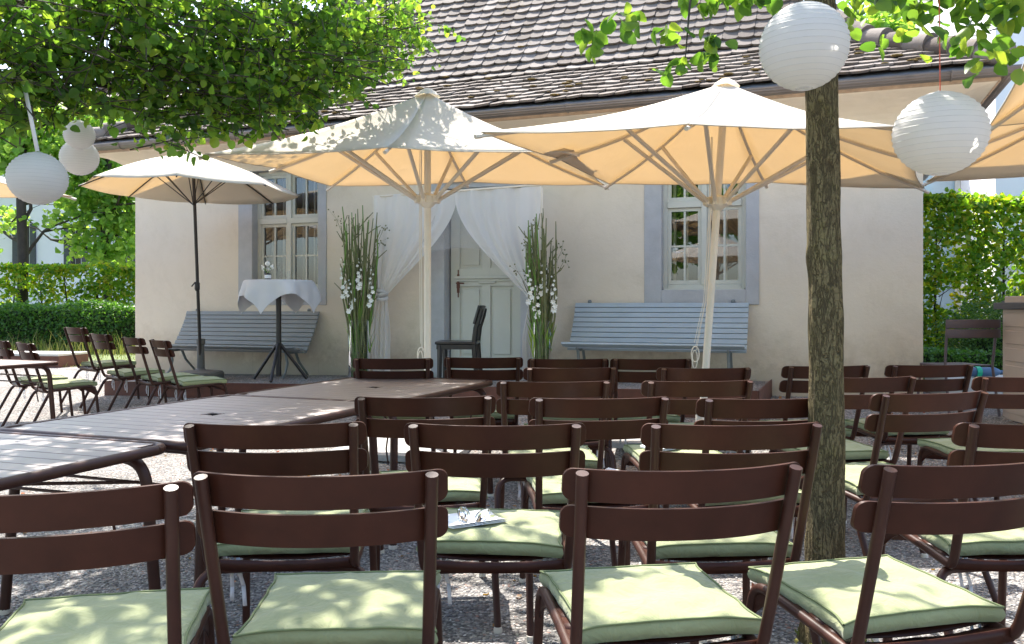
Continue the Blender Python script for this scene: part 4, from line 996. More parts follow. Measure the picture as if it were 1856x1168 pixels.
vase(982,9.0,.10,.64,1.80,'right tall glass vase of bare branches and white gladioli beside the curtain',33)
# black wooden chair on the terrace -------------------------------------------------
bx_=(834-928)/F*8.75; bz_=terr_z(bx_,8.75)
k=empty('wooden_chair',(bx_,8.75,bz_),R(-4),'black lacquered wooden chair seen side-on in front of the door','chair')
m=MB(); m.box((-.02,0,.445),(.43,.42,.03)); m.build('seat',M['black'],k,bevel=.01)
m=MB(); m.box((-.03,.185,.405),(.38,.02,.05)); m.box((-.03,-.185,.405),(.38,.02,.05)); m.box((-.2,0,.405),(.02,.35,.05)); m.build('apron',M['black'],k,bevel=.003)
for s in (-1,1):
    m=MB(); m.tube([(-.185,s*.18,.43),(-.19,s*.185,0)],[.030,.024],4); m.build('leg',M['black'],k,ang=20,bevel=.003)
    m=MB(); m.tube([(.215,s*.185,0),(.18,s*.18,.22),(.165,s*.18,.44),(.185,s*.18,.60),(.225,s*.18,.72),(.245,s*.18,.80)],[.026,.026,.028,.026,.024,.02],6); m.build('rear_post',M['black'],k,ang=20)
m=MB(); m.grid(lambda a,b:(.195+.055*b-.035*(1-(2*a-1)**2)*-1-.03,(a-.5)*.42,.64+.19*b),12,4); m.build('backrest',M['black'],k,solid=.028,bevel=.006)
# lanterns ---------------------------------------------------------------------------
def lantern(px,py,Y,rpx,label,cord_top,cmat,ribbon=False,ysc=1.0):
    c=at(px,py,Y); r_=rpx/F*Y; o=empty('paper_lantern',c,0,label,'lantern','white round paper lanterns hanging in the trees')
    prof=[];n=19
    for i in range(n+1):
        a=R(11)+ (PI-R(22))*i/n; prof.append((r_*sin(a)*1.0,r_*cos(a)*ysc))
        if i<n:
            a2=R(11)+(PI-R(22))*(i+.5)/n; prof.append((r_*sin(a2)*.974,r_*cos(a2)*ysc*.98))
    m=MB(); m.lathe(prof,n=56); m.build('paper_shade',M['paper'],o,ang=180)
    m=MB()
    for z,rr_ in ((prof[0][1],prof[0][0]),(prof[-1][1],prof[-1][0])): m.tube([(rr_*cos(a),rr_*sin(a),z) for a in [k*PI/12 for k in range(25)]],.0016,5,cap=False)
    for (rr_,z) in prof[2:-2:2]: m.tube([(rr_*1.001*cos(a),rr_*1.001*sin(a),z) for a in [k*PI/20 for k in range(41)]],.0007,4,cap=False)
    m.tube([(-prof[0][0],0,prof[0][1]),(0,0,prof[0][1]+.012),(prof[0][0],0,prof[0][1])],.0012,4); m.tube([(0,0,prof[0][1]),(0.0,0,prof[-1][1])],.0010,4)
    m.build('wire_frame',M['wire'],o)
    top=Vector(cord_top)-c; m=MB(); z0=prof[0][1]+.01
    if ribbon:
        w=.011; m.add([(-w,0,z0),(w,0,z0),(top.x+w,top.y,top.z),(top.x-w,top.y,top.z)],[(0,1,2,3)]); m.build('hanging_ribbon',cmat,o,solid=.0008)
    else: m.tube([(0,0,z0),tuple(top)],.0022,5); m.build('cord',cmat,o)
    return o
lantern(1457,85,2.72,79,'white paper lantern with bright sun spots hanging in front of the tree trunk',at(1448,-60,2.72),M['ribbon'],False,.98)
lantern(1704,243,2.95,81,'white paper lantern on a red ribbon at the right beside the house corner',at(1702,-30,2.95),M['redcord'],False,.92)
lantern(68,324,4.35,51,'white paper lantern on a wide white ribbon at the far left',at(43,150,4.35),M['ribbon'],True,.92)
lantern(144,286,6.3,33.5,'small white paper lantern, lower of the pair at the left end of the eaves',at(139,215,6.3),M['ribbon'],False,.95)
lantern(144,245,6.1,27,'smallest white paper lantern, upper of the pair at the left end of the eaves',at(139,165,6.1),M['redcord'],False,.95)
# plum folding chair, blue bottle, cabinet ---------------------------------------------
px_,pY=4.08,7.42; pz=gz(px_,pY)
k=empty('folding_chair',(px_,pY,pz),R(6),'plum grey metal chair with two touching back slats beside the beige cabinet','chair')
for (zc,nm) in ((.83,'a'),(.745,'b')):
    m=MB(); m.grid(lambda a,b:((a-.5)*.52,-.03*(1-(2*a-1)**2),zc+(b-.5)*.078),14,2); m.build('backrest_slat',M['plum'],k,solid=.006,bevel=.002)
for s in (-1,1):
    m=MB(); m.tube([(s*.235,.012,.86),(s*.225,.06,.45),(s*.235,-.02,0)],.012,8); m.build('side_frame',M['plum'],k)
    m=MB(); m.tube([(s*.225,.08,.45),(s*.225,.42,.45),(s*.235,.48,0)],.012,8); m.build('front_leg',M['plum'],k)
m=MB()
for j in range(6): m.box((0,.10+.065*j,.455),(.44,.055,.008))
m.build('seat',M['plum'],k,bevel=.002)
sb=MB(); sb.box((0,0,.09),(.9,.5,.24)); o=sb.build('stone_block',M['stone'],None,bevel=.01,loc=(4.95,8.9,gz(4.95,8.9)-.03)); tag(o,'low stone block behind the plum chair, under the blue bottle','block')
bo=empty('drinks_bottle',(4.93,8.75,gz(4.9,8.8)+.24),0,'blue bottle with a bright green band lying behind the plum chair','bottle')
ry=Matrix.Rotation(R(90),4,'Y')
m=MB(); m.lathe([(0,-.17),(.045,-.165),(.05,-.15),(.05,.10),(.03,.15),(.018,.16),(.018,.19),(0,.19)],n=18,M=ry); m.build('body',M['blue'],bo)
m=MB(); m.lathe([(.052,-.10),(.058,-.10),(.058,-.05),(.052,-.05)],n=18,M=ry); m.build('band',M['green'],bo)
sx,sy=4.93,7.05; k=empty('storage_cabinet',(sx,sy,gz(sx,sy)),R(-8),'beige plastic garden cabinet with a dark lid at the right edge','cabinet')
cH=1.20-gz(sx,sy)
m=MB(); m.box((0,0,cH/2),(1.25,.62,cH)); 
for j in range(7): m.box((-.628,0,.12+j*.15),(.012,.5,.115))
m.build('body',M['shed'],k,bevel=.008)
for s in (-1,1):
    m=MB(); m.box((s*.30,-.318,cH/2),(.56,.02,cH-.12)); m.box((s*.30,-.330,cH/2),(.44,.012,cH-.26)); dr_=m.build('door',M['shed'],k,bevel=.006)
    m=MB(); m.box((s*.06,-.345,cH*.55),(.02,.025,.16)); m.build('handle',M['lid'],dr_,bevel=.004)
m=MB(); m.box((0,0,cH+.025),(1.36,.74,.06)); m.box((0,0,cH+.062),(1.26,.64,.015)); m.build('lid',M['lid'],k,bevel=.012)
# ================================================================ TREES AND HEDGES
def limb(pts,rads,n=8): 
    m=MB(); m.tube(pts,rads,n); return m
def branchy(root,starts,rng_,mat,depth=3,name='branch',thin=.55,lim=260):
    """starts: list of (point, direction, length, radius)"""
    m=MB(); tips=[]; st=[(Vector(p),Vector(d).normalized(),l,r_,0) for p,d,l,r_ in starts]; cnt=0
    while st and cnt<lim:
        p,d,l,r_,k=st.pop(0); cnt+=1
        pts=[p]; dd=d.copy()
        for i in range(4):
            dd=(dd+Vector((rng_.gauss(0,.16),rng_.gauss(0,.16),rng_.gauss(0,.10)))).normalized(); dd.z=max(dd.z,-.06); pts.append(pts[-1]+dd*l/4)
        m.tube(pts,[r_*(1-.14*i) for i in range(5)],6 if k else 8,cap=False)
        if k<depth:
            for j in range(rng_.choice((2,3))):
                q=pts[rng_.choice((2,3,4))]; nd_=(dd+Vector((rng_.gauss(0,.6),rng_.gauss(0,.6),rng_.gauss(0,.28)))).normalized(); nd_.z=abs(nd_.z)*.7-.02
                st.append((q,nd_,l*rng_.uniform(.5,.75),r_*thin,k+1))
        tips.append(pts[-1])
    o=m.build(name,mat,root); return o
# -- foreground tree with its trunk in view
tr=empty('lime_tree',(0,0,0),0,'tree with fissured brown bark rising through the chairs, lanterns hanging from its leafy branches','tree')
m=MB(); NS=64; NZ=150
def trunk(a,b):
    z=-.05+b*3.2; t=a*2*PI
    cx=1.138+.018*z*-.2+.012*sin(z*1.7); cy=3.06
    r_=.0615+.012*math.exp(-z*2.2)+ (.02*math.exp(-z*9))-.0025*z
    kn=0
    for (kz,ka,kr) in ((.98,-1.9,.010),(1.78,-1.2,.012),(.35,2.6,.008),(2.2,-2.6,.01),(1.4,2.9,.009)):
        kn+=kr*math.exp(-((z-kz)/.05)**2-((math.atan2(sin(t-ka),cos(t-ka)))/.45)**2)
    v=Vector((cos(t)*1.3,sin(t)*1.3,z*1.6)); nn=noise.noise(v*3)*.006+noise.noise(Vector((cos(t)*5,sin(t)*5,z*5)))*.0028+noise.noise(Vector((cos(t)*13,sin(t)*13,z*11)))*.0016
    r_+=kn+nn
    return (cx+r_*cos(t),cy+r_*sin(t),z)
m.grid(trunk,NS,NZ); m.build('trunk',M['trunk'],tr,ang=180)
rb=random.Random(2)
tp_=(1.13,3.06,2.55)
branchy(tr,[((1.13,3.06,2.38),(1,.10,.03),.95,.026),((1.13,3.06,2.75),(-.7,.3,.35),1.2,.03),((1.13,3.06,2.9),(.3,1,.4),1.4,.03),((1.13,3.06,2.95),(-.3,-.6,.6),1.1,.026),((1.13,3.06,3.05),(-.9,.7,.5),1.5,.03),((1.13,3.06,3.05),(.8,.6,.6),1.2,.026)],rb,M['bark'],3)
# drooping sprig towards the left
mm_=MB(); mm_.tube([(1.10,3.06,2.62),(.85,2.95,2.52),(.62,2.85,2.38),(.40,2.80,2.28)],[.010,.008,.006,.003],6); mm_.tube([(.62,2.85,2.38),(.60,2.84,2.22),(.585,2.83,2.06)],[.005,.004,.002],5); mm_.build('twig',M['twig'],tr)
def E(px,py,Y,a,b,c,dn=1): p=at(px,py,Y); return (p.x,p.y,p.z,a,b,c,dn)
rg=np.random.default_rng(12)
pts=clumps([E(1600,10,3.2,.18,.2,.07),E(1760,20,3.0,.22,.22,.12),E(1562,70,3.5,.035,.08,.05,1.5),E(1690,-20,3.1,.35,.35,.12),E(1840,10,2.9,.10,.2,.10),E(1800,-40,3.0,.30,.4,.12),
            E(1745,78,2.75,.06,.05,.035,2.5),E(1800,95,2.75,.02,.03,.03,2)],rg,52,7,.05)
leafmesh('foliage',pts,.053,M['leaf_near'],tr,rg,hi=True,droop=.75,narrow=.44)
pts=clumps([E(1130,25,2.75,.06,.08,.025),E(1085,62,2.8,.035,.05,.02),E(1205,40,2.8,.09,.08,.035),E(1262,75,2.82,.035,.05,.03),E(1300,-5,2.9,.14,.12,.04),E(1228,120,2.83,.03,.04,.022),E(1290,92,2.85,.02,.03,.02),E(1400,-12,2.9,.13,.12,.03)],rg,17,4.2,.032)
leafmesh('foliage',pts,.052,M['leaf_near'],tr,rg,hi=True,droop=.75,narrow=.44,var=.2)
pts=clumps([(1.0,3.6,4.1,1.5,1.0,.5,1.0),(-.3,3.0,3.9,1.1,.9,.5,1.0),(1.6,2.6,3.7,1.1,.8,.4,.7),(.8,2.3,3.4,.8,.6,.4,.8)],rg,190,9,.10)
leafmesh('foliage',pts,.066,M['leaf_near'],tr,rg,droop=.3)
# -- big tree at upper left, trunk out of frame
tl_=empty('lime_tree',(0,0,0),0,'broad tree whose dense dark green crown hangs over the upper left of the courtyard','tree')
m=MB(); m.tube([(-4.6,4.6,-.05),(-4.58,4.6,.3),(-4.6,4.62,1.5),(-4.55,4.6,2.7),(-4.5,4.65,3.5)],[.15,.12,.11,.10,.08],14); m.build('trunk',M['trunk'],tl_)
rb=random.Random(8)
branchy(tl_,[((-4.55,4.6,2.9),(.9,.1,.10),1.7,.05),((-4.55,4.6,3.0),(.8,.75,.22),2.2,.05),((-4.5,4.6,3.0),(.3,1,.3),2.2,.05),((-4.5,4.6,3.2),(.9,-.3,.4),1.8,.04),((-4.5,4.6,3.3),(.5,.2,.9),1.6,.04),((-4.5,4.6,3.0),(-.5,.6,.4),2,.04)],rb,M['bark'],1,lim=60)
for (a_,b_,c_) in (((-60,105,4.5),(60,118,4.6),(135,108,4.7)),((160,150,4.9),(235,172,5.2),(330,178,5.5)),((330,178,5.5),(420,172,5.8),(520,150,6.2)),((200,80,5.0),(290,130,5.3),(400,120,5.8)),((450,100,6),(560,110,6.4),(700,60,7.2)),((560,30,6.5),(640,70,6.9),(760,40,7.4))):
    a_,b_,c_=at(*a_),at(*b_),at(*c_); m=MB(); m.tube([a_,a_.lerp(b_,.5)+Vector((0,0,.02)),b_,b_.lerp(c_,.5)-Vector((0,0,.02)),c_],[.022,.019,.015,.011,.006],7)
    for q in range(7):
        p=a_.lerp(c_,.1+.13*q); d=Vector((rb.gauss(0,.12),rb.gauss(0,.12),rb.gauss(0,.07))); m.tube([p,p+d,p+d*1.9+Vector((0,0,.02))],[.006,.004,.002],4)
    m.build('branch',M['bark'],tl_)
rg=np.random.default_rng(21); TWG=MB()
pts=clumps([
 E(-40,110,4.4,.5,.5,.30),E(60,60,4.6,.40,.6,.22,.6),E(90,150,4.7,.25,.4,.16),E(185,170,4.8,.22,.35,.10),E(60,185,4.5,.16,.3,.08,.8),
 E(230,70,5.0,.50,.6,.34),E(270,185,5.2,.22,.4,.13),E(330,205,5.4,.22,.4,.14,1.1),E(380,100,5.4,.55,.7,.36),E(440,180,5.6,.32,.5,.17),E(520,175,6.0,.25,.45,.15),
 E(520,80,6.0,.55,.7,.40),E(570,190,6.1,.13,.3,.10),E(620,90,6.5,.36,.6,.34,.9),E(690,55,7.0,.30,.6,.30,.8),E(745,30,7.2,.18,.5,.20,.7),E(318,245,5.3,.06,.1,.07,1.4),E(325,270,5.3,.035,.05,.03,2.0),E(170,190,4.9,.08,.2,.05)],rg,1230,8.5,.078,TWG)
leafmesh('foliage',pts,.048,M['leaf_near'],tl_,rg,hi=True,droop=.55,var=.45)
fr=clumps([E(x_,y_,d_,.10,.12,.035,q_) for x_,y_,d_,q_ in ((20,215,4.5,1),(110,205,4.7,1),(215,192,4.9,1),(262,222,5.2,1.3),(350,228,5.4,1.2),(415,218,5.6,1),(480,222,5.8,1),(545,216,6.1,1),(600,172,6.5,1),(655,140,6.8,1.2),(700,118,7.0,1),(770,70,7.2,1),(800,45,7.3,.8))],rg,46,8,.05,TWG)
TWG.build('twigs',M['twig'],tl_)['kind']='stuff'
leafmesh('foliage',fr,.048,M['leaf_near'],tl_,rg,hi=True,droop=.8,var=.4)
pts=clumps([(-3.2,5.2,3.7,1.6,1.5,.5,1),(-2.0,6.2,4.15,1.3,1.2,.55,1),(-2.4,7.5,4.75,.7,.8,.4,.4),(-3.2,7.6,4.7,1.0,1.1,.5,1),(-1.7,4.1,3.7,1.2,.95,.4,2.0),(-3.4,3.6,3.4,1.4,1.0,.5,1),(-1.2,5.0,4.1,1.0,.9,.4,.25),(-3.55,7.15,4.1,.5,.5,.3,1)],rg,1100,9,.10)  # last clump is added to cast shade on the two small lanterns
leafmesh('foliage',pts,.070,M['leaf_near'],tl_,rg,droop=.3)
# -- trees behind the house, left and right
def bg_tree(x,y,h0,ells,label,n,size,seed,group='trees behind the hedges',tr_=.11):
    r=empty('maple_tree',(0,0,0),0,label,'tree',group); rb=random.Random(seed); z=gz(x,y)
    m=MB(); m.tube([(x,y,z-.1),(x+.05,y,z+h0*.5),(x,y,z+h0),(x+.1,y,z+h0*1.7)],[tr_*1.2,tr_,tr_*.9,tr_*.5],10); m.build('trunk',M['bark'],r)
    branchy(r,[((x,y,z+h0*f),(rb.gauss(0,1),rb.gauss(0,1),.5),h0*.55,.045) for f in (.55,.7,.8,.95,1.1,1.3,1.5)],rb,M['bark'],2,lim=90)
    rg=np.random.default_rng(seed); p=clumps(ells,rg,n,8,size*1.6); leafmesh('foliage',p,size,M['leaf_far'],r,rg,droop=.3,narrow=.62); return r
Yb=20.5
def EB(px,py,Y,a,b,c,dn=1): return E(px,py,Y,a,b,c,dn)
bg_tree(at(38,490,19).x,19,3.4,[EB(20,270,19,1.4,1.2,.7,.7),EB(90,270,19.5,1.2,1.1,.7,.8),EB(-20,390,19,.7,1,.25,.8),EB(90,395,19,.35,.5,.22,.7),EB(75,210,19.5,1.3,1.2,.7),EB(150,230,20,1.1,1,.6),EB(10,420,19,.5,.5,.2,.5),EB(0,240,19,1.2,1,.9)],'slim-trunked bright green maple left, in front of the white building',560,.12,31)
bg_tree(at(191,490,20).x,20,2.7,[EB(185,360,20,.85,.8,.75),EB(150,430,20,.5,.5,.5,.9),EB(225,430,20,.5,.6,.6),EB(205,300,20.5,.8,.8,.5),EB(120,345,20,.5,.6,.4),EB(240,350,20,.5,.6,.8),EB(200,465,20,.4,.5,.35),EB(190,230,20.5,.7,.8,.5)],'bright green maple beside the left house corner behind the hedge',620,.12,32)
bg_tree(-20.0,26,4.0,[(-20,26,5.5,3,2.5,2,1)],'green maple at the far left beyond the white building corner',500,.17,33)
bg_tree(at(1600,80,24).x,24,6.0,[EB(1590,80,24,2.6,2,.9),EB(1660,90,24,1.3,1.2,.8,1.4),EB(1500,90,24,2,1.5,.8),EB(1690,70,24,.6,.9,.5,1)],'dark tree showing above the roof tiles at the right',700,.20,34)
# hedges
def hedge(name,x0,y0,x1,y1,h,th,leaf,n,size,label,z=None,stems=0,core=None,ragged=.06,cat='hedge',hollow=1.0):
    r=empty(name,((x0+x1)/2,(y0+y1)/2,gz((x0+x1)/2,(y0+y1)/2)),0,label,cat); O=r.location.copy()
    d=Vector((x1-x0,y1-y0,0)); L=d.length; d/=L; nn=Vector((-d.y,d.x,0)); rg=np.random.default_rng(int(L*100)+n)
    a=rg.random(n)*L; 
    side=rg.random(n); w=np.where(side<.42,-th/2,np.where(side<.7,th/2,(rg.random(n)-.5)*th)); w=w+rg.normal(size=n)*ragged
    zz=rg.random(n)*h*1.0; top=rg.random(n)<.20; zz=np.where(top,h+rg.normal(size=n)*ragged*.8,zz); w=np.where(top,(rg.random(n)-.5)*th,w)
    lump=np.array([noise.noise((a_*.9,0,z_*1.2)) for a_,z_ in zip(a,zz)]); w=w+np.sign(w)*lump*.10; zz=zz+np.where(top,lump*.15,0)
    keep=np.array([noise.noise((a_*2.4+5,3,z_*2.4)) for a_,z_ in zip(a,zz)])>-hollow; a,w,zz=a[keep],w[keep],zz[keep]
    P3=np.stack([x0+d.x*a+nn.x*w-O.x,y0+d.y*a+nn.y*w-O.y,zz],1)
    leafmesh('foliage',P3,size,leaf,r,rg,droop=.2,flat=.3)
    if core:
        m=MB(); mid=Vector((0,0,h*.48)); m.box((0,0,h*.47),(L-.1,th*.62,h*.86),rz=math.atan2(d.y,d.x)); m.build('shade_core',core,r,smooth=False)  # solid box, painted dark in place of the shade among the leaves
    if stems:
        m=MB(); rb=random.Random(n)
        for k in range(stems):
            s=(k+.5)/stems*L+rb.gauss(0,.06); p=Vector((x0,y0,0))+d*s-Vector((O.x,O.y,0)); p.z=0
            m.tube([p,p+Vector((rb.gauss(0,.03),0,h*.4)),p+Vector((rb.gauss(0,.06),0,h*.92))],[.03,.022,.01],6)
            for j in range(10):
                z_=h*(.12+.08*j); m.tube([p+Vector((0,0,z_)),p+d*rb.uniform(-.28,.28)+nn*rb.uniform(-.25,.25)+Vector((0,0,z_+rb.uniform(.1,.3)))],[.008,.003],4)
        m.build('stems',M['bark'],r)
    return r
M['hedge_core']=simple('hedge_shade',(.02,.035,.012),.95,.3,8)  # near-black green, paints the shade deep inside hedges and yew
hx0=at(-150,560,16.8)
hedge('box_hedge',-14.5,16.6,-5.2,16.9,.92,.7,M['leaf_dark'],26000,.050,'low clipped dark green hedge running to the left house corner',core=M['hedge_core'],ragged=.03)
hedge('beech_hedge',at(28,500,19.0).x,18.6,-5.4,18.9,1.80,.8,M['leaf_beech'],17000,.080,'taller yellow green beech hedge with dark stems behind the low dark hedge',stems=11,hollow=.25,ragged=.035)
hedge('beech_hedge',-19.5,19.6,at(22,500,19.0).x-.3,19.4,.95,.9,M['leaf_beech'],6000,.085,'short light green hedge at the left edge behind the low dark hedge',stems=8,hollow=.3)
hedge('beech_hedge',at(1640,500,12.2).x,12.3,10.5,11.6,2.42,.55,M['leaf_beech'],26000,.070,'tall beech hedge with yellow backlit leaves right of the house',stems=12,hollow=.42)
yw=empty('yew_bush',(5.9,10.4,gz(5.9,10.4)),0,'rounded soft green yew bush in front of the beech hedge, behind the beige cabinet','bush')
rg=np.random.default_rng(5); p=clumps([(.2,.0,.62,.75,.6,.50,1),(.95,.05,.72,.7,.6,.56,1),(-.3,-.05,.40,.42,.5,.38,1),(1.6,.1,.8,.7,.6,.55,1)],rg,1500,12,.045); leafmesh('foliage',p,.042,M['leaf_yew'],yw,rg,narrow=.22,droop=-.1)
m=MB(); m.sph((.5,.1,.40),.42,12,8,(1.6,.8,.9)); m.build('shade_core',M['hedge_core'],yw)  # dark ball painted as the shade within the bush
hedge('box_hedge',4.6,9.75,7.2,9.35,.42,.5,M['leaf_dark'],7000,.035,'low dark hedge at the foot of the yew bush',core=M['hedge_core'],ragged=.03)
# little plants at the trunk foot
pl=MB(); rb=random.Random(3)
for k in range(26):
    a=rb.random()*2*PI; q=rb.uniform(.08,.17); p=Vector((1.14+q*cos(a),3.02+q*.8*sin(a),.005)); d=Vector((rb.gauss(0,.5),rb.gauss(0,.5),1)).normalized(); l=rb.uniform(.02,.05)
    s=Vector((-d.y,d.x,0)); s=(s.normalized() if s.length>0 else Vector((1,0,0)))*.009
    pl.add([p,p+d*l*.6+s,p+d*l,p+d*l*.6-s],[(0,1,2,3)])
tag(pl.build('weeds',M['grassblade'],smooth=False),'tiny green weeds sprouting at the foot of the trunk','weeds',kind='stuff')
# fallen leaves, pebbles
rg=np.random.default_rng(9); n=650
xy=np.stack([rg.uniform(-4.5,4.5,n),rg.uniform(2.0,8.5,n)],1); z=np.array([gz(a,b)+.008 for a,b in xy])
M['leaf_dry']=leafmat('dry_leaf',[(.28,.05,.03),(.30,.13,.05),(.20,.12,.06),(.12,.07,.04)],.2)
o=leafmesh('fallen_leaves',np.concatenate([xy,z[:,None]],1),.026,M['leaf_dry'],None,rg,droop=0,flat=3); tag(o,'scattered small dry red and brown leaves on the gravel','leaves',kind='stuff')
rg=np.random.default_rng(19); n=32000
Yp=1.5+8.0*rg.random(n)**1.1; Xp=(rg.random(n)*2-1)*(.66*Yp+.3)
V=[];Fc=[]
st=[]; 
base=np.array([(1,0,0),(-.5,.87,0),(-.5,-.87,0),(0,0,.8),(0,0,-.5)])
ang=rg.random(n)*2*PI; s=rg.uniform(.004,.0105,n); ca,sa=np.cos(ang),np.sin(ang); asp=rg.uniform(.6,1,n)
rel=np.array([(1,0,0),(.2,.75,.15),(-.8,.35,0),(-.6,-.55,.1),(.45,-.7,0),(.05,.05,.55)])
X=rel[None,:,0]*s[:,None]; Y=rel[None,:,1]*(s*asp)[:,None]; Z=rel[None,:,2]*s[:,None]
zc=np.array([gz(a,b) for a,b in zip(Xp,Yp)])
VX=Xp[:,None]+X*ca[:,None]-Y*sa[:,None]; VY=Yp[:,None]+X*sa[:,None]+Y*ca[:,None]; VZ=zc[:,None]+.002+Z+rg.normal(size=(n,1))*.0005
VV=np.stack([VX,VY,VZ],2).reshape(-1,3); fc=np.array([(0,1,5),(1,2,5),(2,3,5),(3,4,5),(4,0,5)]); idx=(np.arange(n)[:,None,None]*6+fc[None]).reshape(-1)
me=bpy.data.meshes.new('pebbles'); me.vertices.add(n*6); me.vertices.foreach_set('co',VV.reshape(-1).astype(np.float32)); me.loops.add(n*15); me.loops.foreach_set('vertex_index',idx.astype(np.int32)); me.polygons.add(n*5); me.polygons.foreach_set('loop_start',np.arange(0,n*15,3).astype(np.int32)); me.update(calc_edges=True); me.validate()
mp_,t,b=nt('pebble'); g=nd(t,'ShaderNodeNewGeometry'); r=ramp(t,g.outputs['Random Per Island'],[(0,(.16,.16,.165)),(.4,(.30,.29,.285)),(.8,(.46,.44,.42)),(.96,(.60,.58,.55)),(1,(.36,.19,.14))]); t.links.new(r.outputs[0],b.inputs['Base Color']); b.inputs['Roughness'].default_value=.85
me.materials.append(mp_); o=bpy.data.objects.new('pebbles',me); col.objects.link(o); tag(o,'loose small grey and buff pebbles over the courtyard gravel','gravel',kind='stuff')
# ================================================================ FAR BUILDINGS
b_=empty('white_building',(-17,30,.2),R(-6),'long white rendered building with dark shuttered windows behind the left trees','building')
m=MB(); m.box((0,4,3.0),(26,8,6.6)); m.build('wall',M['white_wall'],b_,smooth=False)
m=MB(); m.add([(-13.5,-.6,6.25),(13.5,-.6,6.25),(13.5,4,9.6),(-13.5,4,9.6),(-13.5,8.6,6.25),(13.5,8.6,6.25)],[(0,1,2,3),(3,2,5,4),(0,3,4),(1,5,2),(0,4,5,1)]); m.build('roof',M['farroof'],b_,smooth=False)
for px in (-60,44,143,240):
    p=at(px,450,30); x=(p.x+17)/cos(R(6)); zz=at(44,448,30.5).z-.2
    for dz in (0,):
        w=MB(); w.box((x,-.01,zz),(.46,.08,1.6)); f=w.build('window',M['frame'],b_,bevel=.01)
        w=MB(); w.box((x-.105,-.06,zz),(.17,.04,1.46)); w.box((x+.105,-.06,zz),(.17,.04,1.46)); w.build('pane',M['darkmetal'],f,smooth=False)
        for s in (-1,1):
            w=MB(); w.box((x+s*.34,-.05,zz),(.20,.05,1.6)); 
            for j in range(9): w.box((x+s*.34,-.08,zz-.68+j*.17),(.16,.02,.05))
            w.build('shutter',M['shutter'],f,smooth=False)
# gabled white house peeping above at upper left
g_=empty('gabled_house',(at(205,200,36).x,36,.2),R(20),'pale gabled house glimpsed between the crown and the left roof corner','house')
gh=at(192,165,36).z
m=MB(); m.add([(-4,0,0),(4,0,0),(4,0,gh-3.4),(0,0,gh),(-4,0,gh-3.4),(-4,8,0),(4,8,0),(4,8,gh-3.4),(0,8,gh),(-4,8,gh-3.4)],[(0,1,2,3,4),(6,5,9,8,7),(1,6,7,2),(5,0,4,9)]); m.build('wall',M['white_wall'],g_,smooth=False)
m=MB(); 
for s in (-1,1): m.add([(0,-.5,gh+.12),(s*4.5,-.5,gh-3.7),(s*4.5,8.5,gh-3.7),(0,8.5,gh+.12)],[(0,1,2,3)])
m.build('roof',M['farroof'],g_,smooth=False,solid=.2)
# modern building on the right
q=empty('modern_building',(at(1700,400,17).x,17,.3),R(-14),'modern building right with grey cladding panels and a glazed strip behind the beech hedge','building')
m=MB(); m.box((6.5,4,2.2),(10.6,8,4.6)); m.box((6.9,4,6.4),(10.2,8,3.2)); m.build('wall',M['grey_wall'],q,smooth=False)
m=MB(); m.box((1.0,.2,5.0),(1.5,6,9.6)); m.build('white_stair_tower',M['white_wall'],q,smooth=False)
m=MB(); m.box((6.8,-.06,4.56),(10.3,.2,.10)); m.box((2.25,-.06,2.2),(.10,.2,4.5)); m.box((2.25,-.06,6.4),(.10,.2,3.2)); m.build('panel_joint',M['zinc2'],q,smooth=False)
gl=MB(); gl.box((-.35,-.6,2.2),(3.2,.05,4.2)); M['far_glass']=simple('far_glass',(.25,.36,.42),.08,.1,2,spec=.9); o=gl.build('glass_screen',M['far_glass'],q,smooth=False)
f=MB(); 
for x in (-1.95,-1.3,-.95,.2,1.25): f.box((x,-.64,2.2),(.09,.08,4.3))
f.box((-.35,-.64,4.32),(3.3,.08,.12)); f.build('mullion',M['frame'],q,smooth=False)
# tiled gable glimpsed above the hip, right
t_=empty('tiled_house',(at(1690,80,26).x,26,.3),R(-30),'steep brown tiled gable glimpsed above the right end of the roof','house'); hh=at(1700,30,26).z
m=MB(); m.box((1.2,2,hh*.42),(3.0,4,hh*.84)); m.build('wall',M['white_wall'],t_,smooth=False)
m=MB(); m.add([(-.9,-.4,hh*.66),(3.3,-.4,hh*.66),(1.6,-.2,hh*1.05),(.9,-.2,hh*1.05),(-.9,4.4,hh*.66),(3.3,4.4,hh*.66),(1.6,4,hh*1.05),(.9,4,hh*1.05)],[(0,1,2,3),(5,4,7,6),(4,0,3,7),(1,5,6,2),(3,2,6,7),(0,4,5,1)]); m.build('roof',M['farroof'],t_,smooth=False)
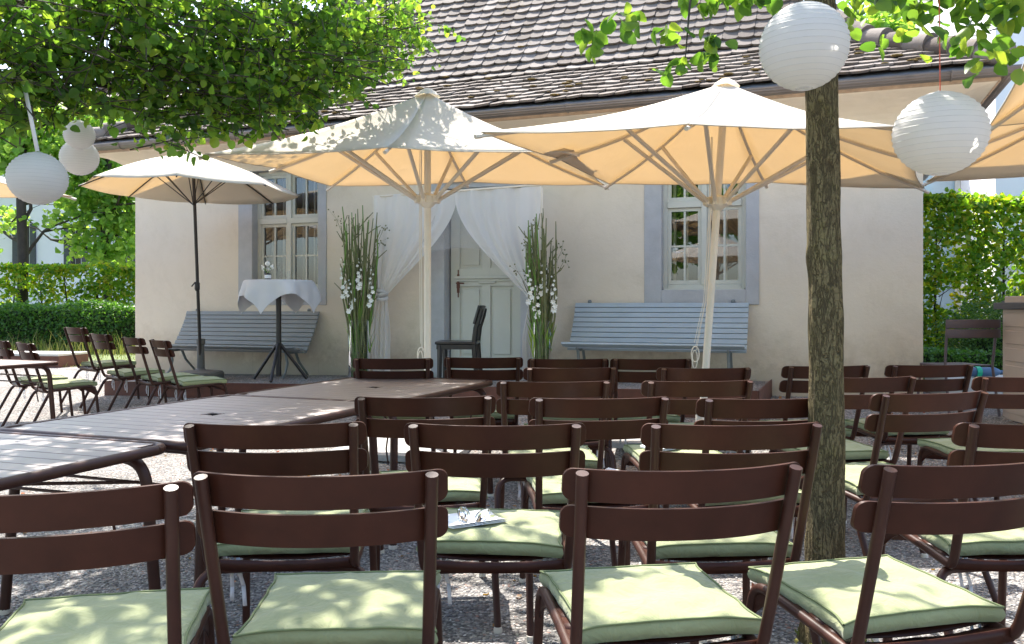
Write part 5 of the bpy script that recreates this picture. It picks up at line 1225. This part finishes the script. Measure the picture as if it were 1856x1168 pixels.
# trees behind the camera, mirrored in the windows and shading the yard
for k,(x,y,s) in enumerate([(-9,-9,1),(-4,-11,1.1),(2.5,-11.5,1),(-14,-5,1.1)]):
    r=empty('courtyard_tree',(x,y,0),0,['leftmost tree mirrored in the left window','second tree mirrored in the left window','tree mirrored in the right window','outermost tree at the back of the courtyard'][k],'tree')
    m=MB(); m.tube([(0,0,0),(0,0,2.0),(.1,0,4)],[.16,.13,.07],10); m.build('trunk',M['bark'],r)
    rg=np.random.default_rng(50+k); p=clumps([(0,0,4.6*s,2.6*s,2.4*s,2.0*s,1)],rg,420,8,.22); leafmesh('foliage',p,.24,M['leaf_far'],r,rg)
# ================================================================ LIGHT, SKY, CAMERA
az=Vector((-.40,.917)); el=R(57)
w=bpy.data.worlds.new('World'); sc.world=w; w.use_nodes=True; t=w.node_tree; bg=t.nodes['Background']
sky=t.nodes.new('ShaderNodeTexSky'); sky.sky_type='NISHITA'; sky.sun_disc=False; sky.sun_elevation=el; sky.sun_rotation=math.atan2(az.x,az.y); sky.air_density=1.0; sky.dust_density=2.0; sky.ozone_density=1.0
t.links.new(sky.outputs[0],bg.inputs[0]); bg.inputs[1].default_value=.15
su=bpy.data.lights.new('sun','SUN'); su.energy=3.6; su.angle=R(.53); su.color=(1,.95,.87); so=bpy.data.objects.new('sun',su); col.objects.link(so)
d=Vector((az.x*cos(el),az.y*cos(el),sin(el))); so.rotation_euler=d.to_track_quat('Z','Y').to_euler()
cam=bpy.data.cameras.new('camera'); co_=bpy.data.objects.new('camera',cam); col.objects.link(co_); co_.location=(0,0,CH); co_.rotation_euler=(R(90),0,0)
cam.sensor_width=36; cam.lens=F/1856*36; cam.shift_y=-28/1856; cam.clip_start=.05; cam.clip_end=400; sc.camera=co_
sc.view_settings.view_transform='Standard'; sc.view_settings.look='None'; sc.view_settings.exposure=EXPO; sc.view_settings.gamma=1
sc.cycles.transparent_max_bounces=24; sc.cycles.max_bounces=10; sc.cycles.diffuse_bounces=5
